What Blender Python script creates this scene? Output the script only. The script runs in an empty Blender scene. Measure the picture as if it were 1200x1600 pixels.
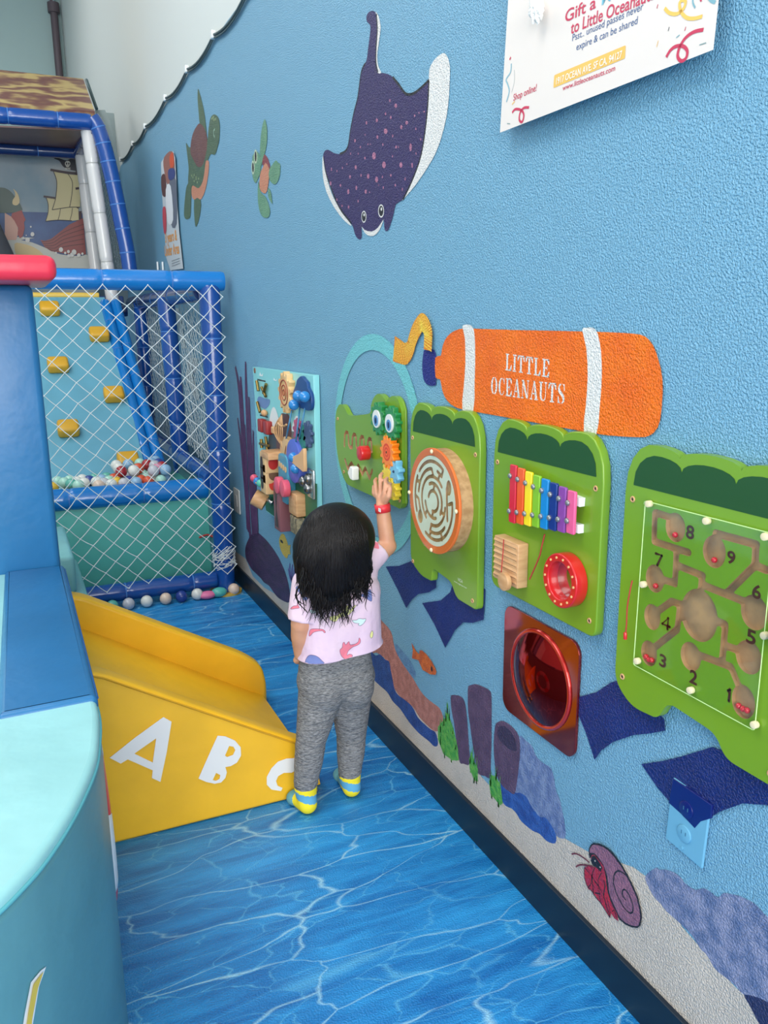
import bpy, bmesh, math, random
import numpy as np
from mathutils import Vector, Matrix
from mathutils.geometry import tessellate_polygon
from mathutils.bvhtree import BVHTree

S = bpy.context.scene
COL = S.collection
R = math.radians

# ---------------------------------------------------------------- camera
ROLL, PITCH, YAW, FPX = R(-0.54068), R(13.01022), R(24.2609), 1281.25
CAM = Vector((-1.05185, 0.0, 1.4))
_cy, _sy, _cp, _sp = math.cos(YAW), math.sin(YAW), math.cos(PITCH), math.sin(PITCH)
FW = Vector((_sy * _cp, _cy * _cp, -_sp))
_r0 = Vector((_cy, -_sy, 0)); _u0 = _r0.cross(FW)
RT = _r0 * math.cos(ROLL) + _u0 * math.sin(ROLL)
UP = -_r0 * math.sin(ROLL) + _u0 * math.cos(ROLL)
cd = bpy.data.cameras.new('camera'); cam = bpy.data.objects.new('camera', cd); COL.objects.link(cam)
cam.matrix_world = Matrix(((RT.x, UP.x, -FW.x, CAM.x), (RT.y, UP.y, -FW.y, CAM.y), (RT.z, UP.z, -FW.z, CAM.z), (0, 0, 0, 1)))
cd.sensor_fit = 'VERTICAL'; cd.sensor_height = 24; cd.lens = 24 * FPX / 1600; cd.clip_start = .02
S.camera = cam

# ---------------------------------------------------------------- light
S.view_settings.view_transform = 'Standard'
S.view_settings.look = 'None'
S.view_settings.gamma = 1
S.view_settings.exposure = 0.0
w = bpy.data.worlds.new('daylight'); S.world = w; w.use_nodes = True
w.node_tree.nodes['Background'].inputs[0].default_value = (.97, .985, 1, 1)
w.node_tree.nodes['Background'].inputs[1].default_value = 2.0


def area(name, loc, aim, sx, sy, power, col=(1, 1, 1)):
    l = bpy.data.lights.new(name, 'AREA'); l.shape = 'RECTANGLE'; l.size = sx; l.size_y = sy; l.energy = power; l.color = col
    o = bpy.data.objects.new(name, l); COL.objects.link(o); o.location = loc
    o.rotation_euler = (Vector(aim) - Vector(loc)).to_track_quat('-Z', 'Y').to_euler()
    return o


area('ceiling_lamp', (-2.3, 1.2, 4.6), (-1.0, 2.2, 0), 2.2, 2.2, 88, (1, .985, .96))
area('ceiling_lamp', (-2.3, 4.3, 4.6), (-1.6, 4.6, 0), 2.0, 2.0, 62, (1, .985, .96))
area('shop_window', (-2.2, -3.3, 1.9), (-1.6, 3.0, .9), 4.2, 2.6, 225, (1, .975, .94))
area('ceiling_lamp', (-2.6, 8.5, 5.4), (-1.6, 8.6, 0), 2.0, 2.0, 85, (1, .985, .96))


# ---------------------------------------------------------------- helpers
def px(x, y):
    return FW + RT * ((x - 600) / FPX) - UP * ((y - 800) / FPX)


def onx(x, y, X=0.0):
    d = px(x, y); return CAM + d * ((X - CAM.x) / d.x)


def ony(x, y, Y):
    d = px(x, y); return CAM + d * (Y / d.y)


def onz(x, y, Z=0.0):
    d = px(x, y); return CAM + d * ((Z - CAM.z) / d.z)


def tw(crop, pts, X=0.0):
    """points read on an enlarged view of the photograph -> (y, z) on the wall"""
    ox, oy, s = crop
    out = []
    for a, b in pts:
        p = onx(ox + a / s, oy + b / s, X); out.append((p.y, p.z))
    return out


def lin(c):
    return tuple((v / 12.92 if v <= .04045 else ((v + .055) / 1.055) ** 2.4) for v in (q / 255 for q in c))


MATS = {}


def mat(name, rgb, rough=.5, bump=None, spec=.5, metal=0, coat=0, var=None, trans=0, alpha=None, bdist=.002, stretch=(1, 1, 1), sheen=0):
    """rgb in sRGB 0-255; bump=(scale, strength); var=(rgb2, scale, contrast)"""
    if name in MATS: return MATS[name]
    m = bpy.data.materials.new(name); m.use_nodes = True
    nt = m.node_tree; N = nt.nodes; L = nt.links; b = N['Principled BSDF']
    b.inputs['Base Color'].default_value = (*lin(rgb), 1); b.inputs['Roughness'].default_value = rough
    b.inputs['Specular IOR Level'].default_value = spec; b.inputs['Metallic'].default_value = metal
    b.inputs['Coat Weight'].default_value = coat; b.inputs['Coat Roughness'].default_value = .08
    b.inputs['Transmission Weight'].default_value = trans
    if sheen: b.inputs['Sheen Weight'].default_value = sheen
    geo = N.new('ShaderNodeNewGeometry'); mp = N.new('ShaderNodeMapping'); mp.inputs['Scale'].default_value = stretch
    L.new(geo.outputs['Position'], mp.inputs[0])
    if var:
        n = N.new('ShaderNodeTexNoise'); n.inputs['Scale'].default_value = var[1]; n.inputs['Detail'].default_value = 4
        r = N.new('ShaderNodeMapRange'); c = var[2]; r.inputs[1].default_value = .5 - c; r.inputs[2].default_value = .5 + c
        x = N.new('ShaderNodeMix'); x.data_type = 'RGBA'
        x.inputs[6].default_value = (*lin(rgb), 1); x.inputs[7].default_value = (*lin(var[0]), 1)
        L.new(mp.outputs[0], n.inputs[0]); L.new(n.outputs[0], r.inputs[0]); L.new(r.outputs[0], x.inputs[0]); L.new(x.outputs[2], b.inputs['Base Color'])
    if bump:
        n = N.new('ShaderNodeTexNoise'); n.inputs['Scale'].default_value = bump[0]; n.inputs['Detail'].default_value = 3
        u = N.new('ShaderNodeBump'); u.inputs['Strength'].default_value = bump[1]; u.inputs['Distance'].default_value = bdist
        L.new(mp.outputs[0], n.inputs[0]); L.new(n.outputs[0], u.inputs['Height']); L.new(u.outputs[0], b.inputs['Normal'])
    MATS[name] = m
    return m


def paint(name, rgb, var=None, stretch=(1, 1, 1)):
    """wall paint over the orange-peel plaster"""
    if name in MATS: return MATS[name]
    m = mat(name, rgb, .38, None, .5, var=var, stretch=stretch)
    nt = m.node_tree; N = nt.nodes; L = nt.links; b = N['Principled BSDF']
    geo = N.new('ShaderNodeNewGeometry')
    n1 = N.new('ShaderNodeTexNoise'); n1.inputs['Scale'].default_value = 235; n1.inputs['Detail'].default_value = 2.5; n1.inputs['Roughness'].default_value = .45
    n1.inputs['Distortion'].default_value = .4
    r = N.new('ShaderNodeMapRange'); r.inputs[1].default_value = .36; r.inputs[2].default_value = .62
    u = N.new('ShaderNodeBump'); u.inputs['Strength'].default_value = .78; u.inputs['Distance'].default_value = .003
    L.new(geo.outputs['Position'], n1.inputs[0]); L.new(n1.outputs[0], r.inputs[0]); L.new(r.outputs[0], u.inputs['Height']); L.new(u.outputs[0], b.inputs['Normal'])
    return m


def vinyl(name, rgb, rough=.3):
    return mat(name, rgb, rough, (14, .22), .5, var=(tuple(int(v * .93) for v in rgb), 5, .2), bdist=.01)


def wloc(o):
    l = Vector(o.location)
    p = o.parent
    while p: l = l + p.location; p = p.parent
    return l


def tag(o, label=None, cat=None, group=None, kind=None):
    if label: o['label'] = label
    if cat: o['category'] = cat
    if group: o['group'] = group
    if kind: o['kind'] = kind
    return o


def thing(name, loc, label, cat, group=None):
    o = bpy.data.objects.new(name, None); COL.objects.link(o); o.location = loc; o.empty_display_size = .05
    return tag(o, label, cat, group)


def put(name, me, m=None, parent=None, smooth=None):
    """links a mesh given in world coordinates, its origin moved to its middle"""
    co = np.empty(len(me.vertices) * 3, 'f'); me.vertices.foreach_get('co', co); co = co.reshape(-1, 3)
    if len(co):
        c = (co.min(0) + co.max(0)) / 2
    else: c = np.zeros(3)
    me.transform(Matrix.Translation(-Vector(c)))
    o = bpy.data.objects.new(name, me); COL.objects.link(o)
    if parent: o.parent = parent; o.location = Vector(c) - wloc(parent)
    else: o.location = Vector(c)
    if m is not None:
        for k in (m if isinstance(m, (list, tuple)) else [m]): me.materials.append(k)
    if smooth is not None:
        me.polygons.foreach_set('use_smooth', [True] * len(me.polygons))
        if smooth < 180: me.set_sharp_from_angle(angle=R(smooth))
    me.name = name
    return o


def bmput(name, bm, m=None, parent=None, smooth=None):
    me = bpy.data.meshes.new(name); bm.normal_update(); bm.to_mesh(me); bm.free()
    return put(name, me, m, parent, smooth)


def catmull(pts, n=4, closed=True):
    P = [np.array(p, float) for p in pts]; k = len(P); out = []
    rng = range(k) if closed else range(k - 1)
    for i in rng:
        if closed: a, b, c, d = P[i - 1], P[i], P[(i + 1) % k], P[(i + 2) % k]
        else: a, b, c, d = P[max(i - 1, 0)], P[i], P[i + 1], P[min(i + 2, k - 1)]
        for j in range(n):
            t = j / n
            out.append(tuple(.5 * ((2 * b) + (-a + c) * t + (2 * a - 5 * b + 4 * c - d) * t * t + (-a + 3 * b - 3 * c + d) * t ** 3)))
    if not closed: out.append(tuple(P[-1]))
    return out


def flat(name, loops, X, m, parent, mids=None, offs=None):
    """painted or printed shapes lying flat on a plane x=X; loops: list of polygons (y,z) (or list of [outer, hole..])"""
    V = []; F = []; MI = []
    for li, lp in enumerate(loops):
        parts = lp if isinstance(lp[0][0], (tuple, list)) else [lp]
        base = len(V)
        for q in parts: V += [(X - (offs[li] if offs else 0), a, b) for a, b in q]
        tris = tessellate_polygon([[Vector((-a, b, 0)) for a, b in q] for q in parts])
        for t in tris:
            a, b, c = [Vector(V[base + i]) for i in t]
            f = [base + i for i in t]
            if (b - a).cross(c - a).x > 0: f.reverse()
            F.append(f); MI.append(mids[li] if mids else 0)
    me = bpy.data.meshes.new(name); me.from_pydata(V, [], F)
    o = put(name, me, m, parent)
    if mids: me.polygons.foreach_set('material_index', MI)
    return o


def ell(c, ry, rz, n=20, rot=0):
    return [(c[0] + ry * math.cos(t) * math.cos(rot) - rz * math.sin(t) * math.sin(rot), c[1] + ry * math.cos(t) * math.sin(rot) + rz * math.sin(t) * math.cos(rot)) for t in [2 * math.pi * i / n for i in range(n)]]


def stroke(pts, w, n=4, smooth=True):
    """ribbon polygon along a polyline; w number or list"""
    k = len(pts); W = w if isinstance(w, (list, tuple)) else [w] * k
    P = [(*p, q) for p, q in zip(pts, W)]
    if smooth and k > 2: P = catmull(P, n, False)
    Lf, Rg = [], []
    for i, p in enumerate(P):
        a = P[max(i - 1, 0)]; b = P[min(i + 1, len(P) - 1)]
        dx, dy = b[0] - a[0], b[1] - a[1]; l = math.hypot(dx, dy) or 1; nx, ny = -dy / l, dx / l; h = p[2] / 2
        Lf.append((p[0] + nx * h, p[1] + ny * h)); Rg.append((p[0] - nx * h, p[1] - ny * h))
    quads = []
    for i in range(len(P) - 1): quads.append([Lf[i], Lf[i + 1], Rg[i + 1], Rg[i]])
    return quads


MX = Matrix(((0, 0, -1, 0), (-1, 0, 0, 0), (0, 1, 0, 0), (0, 0, 0, 1)))   # curve space -> wall space


def solid(name, loops, x0, x1, m, parent, bev=0, cutmat=None, bres=2, M=None, smooth=35):
    """a board cut from sheet: first loop outline, others holes; between x=x0 (front) and x=x1 (back)"""
    cu = bpy.data.curves.new(name, 'CURVE'); cu.dimensions = '2D'; cu.fill_mode = 'BOTH'
    for lp in loops:
        s = cu.splines.new('POLY'); s.points.add(len(lp) - 1); s.use_cyclic_u = True
        for i, (a, b) in enumerate(lp): s.points[i].co = (-a, b, 0, 1) if M is None else (a, b, 0, 1)
    t = abs(x1 - x0)
    cu.extrude = t / 2 - bev; cu.bevel_depth = bev; cu.bevel_resolution = bres; cu.offset = -bev
    o = bpy.data.objects.new('tmp', cu); COL.objects.link(o)
    bpy.context.view_layer.update()
    me = bpy.data.meshes.new_from_object(o.evaluated_get(bpy.context.evaluated_depsgraph_get()))
    bpy.data.objects.remove(o)
    if M is None:
        me.transform(MX); me.transform(Matrix.Translation(((x0 + x1) / 2, 0, 0)))
    else:
        me.transform(M)
    me.materials.clear()
    ob = put(name, me, m, parent, smooth)
    if cutmat:
        me.materials.append(cutmat)
        out = np.array([(a, b) for a, b in loops[0]]); nx = np.roll(out, -1, 0); d = nx - out; dd = (d ** 2).sum(1) + 1e-12
        off = wloc(ob)
        idx = []
        for p in me.polygons:
            if abs(p.normal.x) < .9:
                c = np.array((p.center.y + off.y, p.center.z + off.z)); tt = np.clip(((c - out) * d).sum(1) / dd, 0, 1)
                dist = np.sqrt((((out + d * tt[:, None]) - c) ** 2).sum(1).min())
                idx.append(1 if dist > .004 + bev else 0)
            else: idx.append(0)
        me.polygons.foreach_set('material_index', idx)
    return ob


def contours(f, y0, y1, z0, z1, h):
    """zero contours of a distance function f(Y,Z) (negative inside)"""
    ys = np.arange(y0, y1 + h, h); zs = np.arange(z0, z1 + h, h)
    Y, Z = np.meshgrid(ys, zs, indexing='ij'); G = f(Y, Z); G = np.where(np.abs(G) < 1e-7, 1e-7, G)
    seg = {}
    def ip(i, j, k, l):
        a, b = G[i, j], G[k, l]; t = a / (a - b); return ((i, j, k, l), (ys[i] + (ys[k] - ys[i]) * t, zs[j] + (zs[l] - zs[j]) * t))
    pos = {}
    adj = {}
    for i in range(len(ys) - 1):
        for j in range(len(zs) - 1):
            g = [G[i, j], G[i + 1, j], G[i + 1, j + 1], G[i, j + 1]]
            s = [v < 0 for v in g]
            if all(s) or not any(s): continue
            ed = [((i, j), (i + 1, j)), ((i + 1, j), (i + 1, j + 1)), ((i, j + 1), (i + 1, j + 1)), ((i, j), (i, j + 1))]
            cr = []
            for e, (a, b) in enumerate(ed):
                if (G[a] < 0) != (G[b] < 0):
                    k, p = ip(*a, *b); pos[k] = p; cr.append(k)
            prs = [(cr[0], cr[1])] if len(cr) == 2 else [(cr[0], cr[1]), (cr[2], cr[3])]
            for a, b in prs: adj.setdefault(a, []).append(b); adj.setdefault(b, []).append(a)
    loops = []; seen = set()
    for k in adj:
        if k in seen: continue
        lp = [k]; seen.add(k); cur = k
        while True:
            nx = [q for q in adj[cur] if q not in seen]
            if not nx: break
            cur = nx[0]; seen.add(cur); lp.append(cur)
        P = [pos[q] for q in lp]
        if len(P) > 6:
            P = np.array(P)
            for _ in range(2): P = (np.roll(P, 1, 0) + 2 * P + np.roll(P, -1, 0)) / 4
            loops.append([tuple(q) for q in P[::2]])
    return loops


def dcap(Y, Z, a, b, r):
    a = np.array(a); b = np.array(b); d = b - a; dd = (d ** 2).sum() + 1e-12
    t = np.clip(((Y - a[0]) * d[0] + (Z - a[1]) * d[1]) / dd, 0, 1)
    return np.hypot(Y - a[0] - t * d[0], Z - a[1] - t * d[1]) - r


def box(bm, c, s, rot=None, bev=0, seg=2):
    M = Matrix.Translation(c) @ (rot.to_4x4() if rot else Matrix()) @ Matrix.Diagonal((*s, 1))
    r = bmesh.ops.create_cube(bm, size=1, matrix=M)
    if bev:
        es = set(e for v in r['verts'] for e in v.link_edges)
        bmesh.ops.bevel(bm, geom=list(es), offset=bev, segments=seg, affect='EDGES', profile=.5)


def boxo(name, c, s, m, parent, bev=0, rot=None, seg=3):
    bm = bmesh.new(); box(bm, c, s, rot, bev, seg); return bmput(name, bm, m, parent, 40)


def addcyl(bm, a, b, r0, r1=None, seg=24, caps=True):
    a = Vector(a); b = Vector(b); r1 = r0 if r1 is None else r1
    d = b - a; q = d.to_track_quat('Z', 'Y').to_matrix().to_4x4()
    bmesh.ops.create_cone(bm, cap_ends=caps, segments=seg, radius1=r0, radius2=r1, depth=d.length, matrix=Matrix.Translation((a + b) / 2) @ q)


def cyl(name, a, b, r, m, parent, r1=None, seg=24, bev=0):
    bm = bmesh.new(); addcyl(bm, a, b, r, r1, seg)
    if bev:
        es = [e for e in bm.edges if len(e.link_faces) == 2 and e.calc_face_angle(0) > 1]
        bmesh.ops.bevel(bm, geom=es, offset=bev, segments=2, affect='EDGES', profile=.5)
    return bmput(name, bm, m, parent, 40)


def addsph(bm, c, r, seg=16, rot=None):
    s = r if isinstance(r, (tuple, list)) else (r, r, r)
    M = Matrix.Translation(c) @ (rot.to_4x4() if rot else Matrix()) @ Matrix.Diagonal((*s, 1))
    bmesh.ops.create_uvsphere(bm, u_segments=seg, v_segments=max(6, seg // 2), radius=1, matrix=M)


def sph(name, c, r, m, parent, seg=20, rot=None):
    bm = bmesh.new(); addsph(bm, c, r, seg, rot); return bmput(name, bm, m, parent, 180)


def addtube(bm, pts, r, sides=8, caps=True):
    P = [Vector(p) for p in pts]; k = len(P); W = r if isinstance(r, (list, tuple)) else [r] * k
    t0 = (P[1] - P[0]).normalized(); n = t0.orthogonal().normalized(); rings = []
    for i in range(k):
        t = (P[min(i + 1, k - 1)] - P[max(i - 1, 0)]).normalized()
        n = (n - t * n.dot(t)).normalized() if (n - t * n.dot(t)).length > 1e-6 else t.orthogonal().normalized()
        b = t.cross(n)
        rings.append([bm.verts.new(P[i] + (n * math.cos(2 * math.pi * j / sides) + b * math.sin(2 * math.pi * j / sides)) * W[i]) for j in range(sides)])
    for i in range(k - 1):
        for j in range(sides):
            bm.faces.new((rings[i][j], rings[i][(j + 1) % sides], rings[i + 1][(j + 1) % sides], rings[i + 1][j]))
    if caps:
        bm.faces.new(rings[0][::-1]); bm.faces.new(rings[-1])


def tube(name, pts, r, m, parent, sides=12, smoothn=0):
    if smoothn: pts = catmull([tuple(p) for p in pts], smoothn, False)
    bm = bmesh.new(); addtube(bm, pts, r, sides); return bmput(name, bm, m, parent, 60)


def padtube(name, a, b, r, m, parent, strap=None, step=.3, off=.1):
    """padded steel tube with creases and its cable ties"""
    a = Vector(a); b = Vector(b); d = b - a; L_ = d.length; n = max(int(L_ / .012), 4)
    pts = [a + d * (i / n) for i in range(n + 1)]
    rr = []
    for i in range(n + 1):
        s = i * L_ / n; q = min(abs(((s - off) % step)), step - abs((s - off) % step))
        rr.append(r * (1 - .10 * math.exp(-(q / .012) ** 2)) * (.93 if i in (0, n) else 1))
    bm = bmesh.new(); addtube(bm, pts, rr, 20)
    o = bmput(name, bm, m, parent, 60)
    if strap:
        s = off; u = d.normalized()
        while s < L_ - .02:
            if s > .02:
                bm = bmesh.new(); addtube(bm, [a + u * (s - .003), a + u * (s + .003)], r * .965, 20); bmput('tie', bm, strap, o, 60)
            s += step
    return o


def blob(name, prims, vox, m, parent, smooth_it=6, cut=None):
    bm = bmesh.new()
    for p in prims:
        if p[0] == 'c':
            _, a, ra, b, rb = p
            addsph(bm, a, ra, 20); addsph(bm, b, rb, 20)
            a = Vector(a); b = Vector(b); L_ = (b - a).length
            if L_ > abs(ra - rb):
                s = (ra - rb) / L_; c = math.sqrt(1 - s * s); u = (b - a).normalized()
                addcyl(bm, a + u * ra * s, b + u * rb * s, ra * c, rb * c, 24)
        elif p[0] == 'f': addcyl(bm, p[1], p[3], p[2], p[4], 28)
        elif p[0] == 'e': addsph(bm, p[1], p[2], 28, p[3] if len(p) > 3 else None)
        elif p[0] == 'b': box(bm, p[1], p[2], p[3] if len(p) > 3 else None)
    me = bpy.data.meshes.new('t'); bm.to_mesh(me); bm.free()
    o = bpy.data.objects.new('tmp', me); COL.objects.link(o)
    md = o.modifiers.new('r', 'REMESH'); md.mode = 'VOXEL'; md.voxel_size = vox; md.use_smooth_shade = True
    ms = o.modifiers.new('s', 'SMOOTH'); ms.factor = .5; ms.iterations = smooth_it
    bpy.context.view_layer.update()
    m2 = bpy.data.meshes.new_from_object(o.evaluated_get(bpy.context.evaluated_depsgraph_get()))
    bpy.data.objects.remove(o)
    if cut:
        bm = bmesh.new(); bm.from_mesh(m2)
        for co, no in cut:
            bmesh.ops.bisect_plane(bm, geom=bm.verts[:] + bm.edges[:] + bm.faces[:], plane_co=co, plane_no=no, clear_inner=True)
        bm.to_mesh(m2); bm.free()
    m2.materials.clear()
    return put(name, m2, m, parent, 180)


def text(name, s, yl, yr, zb, zt, X, m, parent, xf=None, dz=0, thick=0, cap=.7):
    """lettering on a wall plane; from yl (left) to yr (right); zb baseline, zt cap height; dz drop of the right end"""
    cu = bpy.data.curves.new(name, 'FONT'); cu.body = s; cu.size = 1; cu.extrude = 0; cu.resolution_u = 4
    cu.offset = thick
    o = bpy.data.objects.new('tmp', cu); COL.objects.link(o); bpy.context.view_layer.update()
    me = bpy.data.meshes.new_from_object(o.evaluated_get(bpy.context.evaluated_depsgraph_get())); bpy.data.objects.remove(o)
    co = np.empty(len(me.vertices) * 3, 'f'); me.vertices.foreach_get('co', co); co = co.reshape(-1, 3)
    u0, u1 = co[:, 0].min(), co[:, 0].max(); vt = cap
    t = (co[:, 0] - u0) / (u1 - u0)
    Y = yl + (yr - yl) * t; Z = zb + (zt - zb) * co[:, 1] / vt + dz * t
    Xs = np.full_like(Y, X) if xf is None else np.array([xf(a, b) for a, b in zip(Y, Z)], 'f')
    me.vertices.foreach_set('co', np.stack([Xs, Y, Z], 1).astype('f').ravel()); me.materials.clear()
    me.update()
    bm = bmesh.new(); bm.from_mesh(me); bm.normal_update()
    fl = [f for f in bm.faces if f.normal.x > 0]
    if fl: bmesh.ops.reverse_faces(bm, faces=fl)
    bm.to_mesh(me); bm.free()
    return put(name, me, m, parent)


def rrect(y0, y1, z0, z1, r, n=6):
    out = []
    for cy, cz, a0 in ((y1 - r, z1 - r, 0), (y0 + r, z1 - r, 90), (y0 + r, z0 + r, 180), (y1 - r, z0 + r, 270)):
        for i in range(n + 1):
            a = R(a0 + 90 * i / n); out.append((cy + r * math.cos(a), cz + r * math.sin(a)))
    return out


def ring(name, c, R_, r, m, parent, axis='X', seg=40, sides=12, a0=0, a1=360, sx=1):
    pts = []
    full = abs(a1 - a0) >= 360
    n = seg
    bm = bmesh.new(); rings = []
    for i in range(n if full else n + 1):
        a = R(a0 + (a1 - a0) * i / n)
        e = Vector((0, math.cos(a), math.sin(a))) if axis == 'X' else (Vector((math.cos(a), math.sin(a), 0)) if axis == 'Z' else Vector((math.cos(a), 0, math.sin(a))))
        ax = {'X': Vector((1, 0, 0)), 'Y': Vector((0, 1, 0)), 'Z': Vector((0, 0, 1))}[axis]
        rings.append([bm.verts.new(Vector(c) + e * (R_ + r * math.cos(2 * math.pi * j / sides)) + ax * (r * sx * math.sin(2 * math.pi * j / sides))) for j in range(sides)])
    k = len(rings)
    for i in range(k if full else k - 1):
        for j in range(sides):
            bm.faces.new((rings[i][j], rings[(i + 1) % k][j], rings[(i + 1) % k][(j + 1) % sides], rings[i][(j + 1) % sides]))
    if not full: bm.faces.new(rings[0]); bm.faces.new(rings[-1][::-1])
    bmesh.ops.recalc_face_normals(bm, faces=bm.faces[:])
    return bmput(name, bm, m, parent, 180)

# ================================================================ setting
def water_floor():
    m = bpy.data.materials.new('printed_water_vinyl'); m.use_nodes = True; nt = m.node_tree; N = nt.nodes; L = nt.links; b = N['Principled BSDF']
    geo = N.new('ShaderNodeNewGeometry')
    def node(t, **k):
        n = N.new(t)
        for a, v in k.items(): setattr(n, a, v)
        return n
    def math_(op, a, b_=None, c=None):
        n = node('ShaderNodeMath', operation=op)
        for i, v in enumerate((a, b_, c)):
            if v is None: continue
            if isinstance(v, (int, float)): n.inputs[i].default_value = v
            else: L.new(v, n.inputs[i])
        return n.outputs[0]
    mp = node('ShaderNodeMapping'); mp.inputs['Rotation'].default_value = (0, 0, R(-14)); mp.inputs['Scale'].default_value = (.8, 2.3, 1)
    L.new(geo.outputs['Position'], mp.inputs[0])
    def warp(src, sc, amt):
        n = node('ShaderNodeTexNoise'); n.inputs['Scale'].default_value = sc; n.inputs['Detail'].default_value = 2; L.new(src, n.inputs[0])
        v = node('ShaderNodeVectorMath', operation='MULTIPLY_ADD'); L.new(n.outputs['Color'], v.inputs[0]); v.inputs[1].default_value = (amt, amt, 0); L.new(src, v.inputs[2]); return v.outputs[0]
    def net(sc, w1, wa, width):
        s = warp(warp(mp.outputs[0], w1, wa), w1 * 3.2, wa * .3)
        v = node('ShaderNodeTexVoronoi', feature='DISTANCE_TO_EDGE'); v.inputs['Scale'].default_value = sc; L.new(s, v.inputs[0])
        nn = node('ShaderNodeTexNoise'); nn.inputs['Scale'].default_value = 3.5; nn.inputs['Detail'].default_value = 2; L.new(s, nn.inputs[0])
        wd = math_('MULTIPLY_ADD', nn.outputs[0], width * 2.4, -width * .62)
        wd = math_('MAXIMUM', wd, .0025)
        q = math_('DIVIDE', v.outputs['Distance'], wd)
        q = math_('SUBTRACT', 1, q); return math_('MAXIMUM', q, 0)
    a = net(3.1, 1.9, .36, .036); a = math_('POWER', a, 1.5)
    c = net(6.2, 3.2, .26, .045); c = math_('POWER', c, 1.8)
    st = node('ShaderNodeTexNoise'); st.inputs['Scale'].default_value = 5; st.inputs['Detail'].default_value = 6; st.inputs['Roughness'].default_value = .62
    m2 = node('ShaderNodeMapping'); m2.inputs['Rotation'].default_value = (0, 0, R(-14)); m2.inputs['Scale'].default_value = (.9, 5.2, 1); L.new(geo.outputs['Position'], m2.inputs[0])
    L.new(warp(m2.outputs[0], 1.5, .5), st.inputs[0])
    big = node('ShaderNodeTexNoise'); big.inputs['Scale'].default_value = 1.3; big.inputs['Detail'].default_value = 2; L.new(mp.outputs[0], big.inputs[0])
    base = node('ShaderNodeMix', data_type='RGBA'); base.inputs[6].default_value = (*lin((10, 98, 168)), 1); base.inputs[7].default_value = (*lin((48, 158, 224)), 1)
    f = math_('MULTIPLY_ADD', st.outputs[0], 2.2, -.92); g = math_('MULTIPLY_ADD', big.outputs[0], 1.3, -.32)
    cl = node('ShaderNodeClamp'); L.new(math_('ADD', f, g), cl.inputs[0]); L.new(cl.outputs[0], base.inputs[0])
    fd = node('ShaderNodeTexNoise'); fd.inputs['Scale'].default_value = 2.2; fd.inputs['Detail'].default_value = 3; L.new(mp.outputs[0], fd.inputs[0])
    fr = node('ShaderNodeMapRange'); fr.inputs[1].default_value = .36; fr.inputs[2].default_value = .66; fr.inputs[3].default_value = .45; L.new(fd.outputs[0], fr.inputs[0])
    a = math_('MULTIPLY', a, fr.outputs[0]); c = math_('MULTIPLY', c, fr.outputs[0])
    l1 = node('ShaderNodeMix', data_type='RGBA'); L.new(base.outputs[2], l1.inputs[6]); l1.inputs[7].default_value = (*lin((120, 205, 238)), 1)
    L.new(math_('MULTIPLY', c, .55), l1.inputs[0])
    l2 = node('ShaderNodeMix', data_type='RGBA'); L.new(l1.outputs[2], l2.inputs[6]); l2.inputs[7].default_value = (*lin((178, 226, 240)), 1)
    L.new(math_('MULTIPLY', a, .85), l2.inputs[0])
    L.new(l2.outputs[2], b.inputs['Base Color'])
    b.inputs['Roughness'].default_value = .34; b.inputs['Specular IOR Level'].default_value = .45
    bn = node('ShaderNodeTexNoise'); bn.inputs['Scale'].default_value = 230; bn.inputs['Detail'].default_value = 2; L.new(geo.outputs['Position'], bn.inputs[0])
    bu = node('ShaderNodeBump'); bu.inputs['Strength'].default_value = .85; bu.inputs['Distance'].default_value = .003; L.new(bn.outputs[0], bu.inputs['Height']); L.new(bu.outputs[0], b.inputs['Normal'])
    return m


M_FLOOR = water_floor()
M_BLUE = paint('blue_wall_paint', (118, 171, 200))
M_WHITE_WALL = mat('pale_upper_paint', (208, 213, 209), .6, (60, .15))
M_BACK = mat('dimmed_white_paint', (168, 192, 190), .6, (60, .1))  # white far wall, its dimmer light put into the base colour
M_SAND = paint('sand_paint', (214, 203, 190), var=((196, 188, 178), 9, .2))
M_SKIRT = mat('navy_skirting', (13, 31, 47), .4)
M_GREY = mat('matt_grey', (130, 135, 138), .6)

floor = tag(boxo('floor', (-2.45, 4.2, -.05), (5.1, 15.6, .1), M_FLOOR, None), kind='structure')
wall = tag(boxo('wall_right', (.06, 4.2, 1.36), (.12, 15.6, 2.72), M_BLUE, None), kind='structure')
up = tag(boxo('wall_right', (.0605, 4.2, 4.36), (.121, 15.6, 3.28), M_WHITE_WALL, None), kind='structure'); up.name = 'wall_upper'
wb = tag(boxo('wall_back', (-2.45, 12.06, 3.0), (5.1, .12, 6.0), M_BACK, None), kind='structure')
wl = tag(boxo('wall_left', (-5.06, 4.2, 3.0), (.12, 15.6, 6.0), M_WHITE_WALL, None), kind='structure')
ce = tag(boxo('ceiling', (-2.45, 4.2, 6.05), (5.1, 15.6, .1), M_WHITE_WALL, None), kind='structure')
bb = tag(boxo('baseboard_right', (-.006, 4.2, .05), (.012, 15.6, .1), M_SKIRT, None, bev=.002), kind='structure')

# ---- mural, painted straight on the blue wall
LAY = [0]


def mural(name, loops, m, label=None, smooth=0, mids=None, lift=None, parent=None, offs=None):
    LAY[0] += 1
    X = -(.0004 + .00004 * LAY[0]) if lift is None else -lift
    if smooth:
        loops = [[catmull(q, smooth) for q in lp] if isinstance(lp[0][0], (tuple, list)) else catmull(lp, smooth) for lp in loops]
    o = flat(name, loops, X, m, parent or wall, mids, offs)
    if label: o['label'] = label
    return o


def P(name, rgb, **k): return paint('mural_' + name, rgb, **k)


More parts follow.
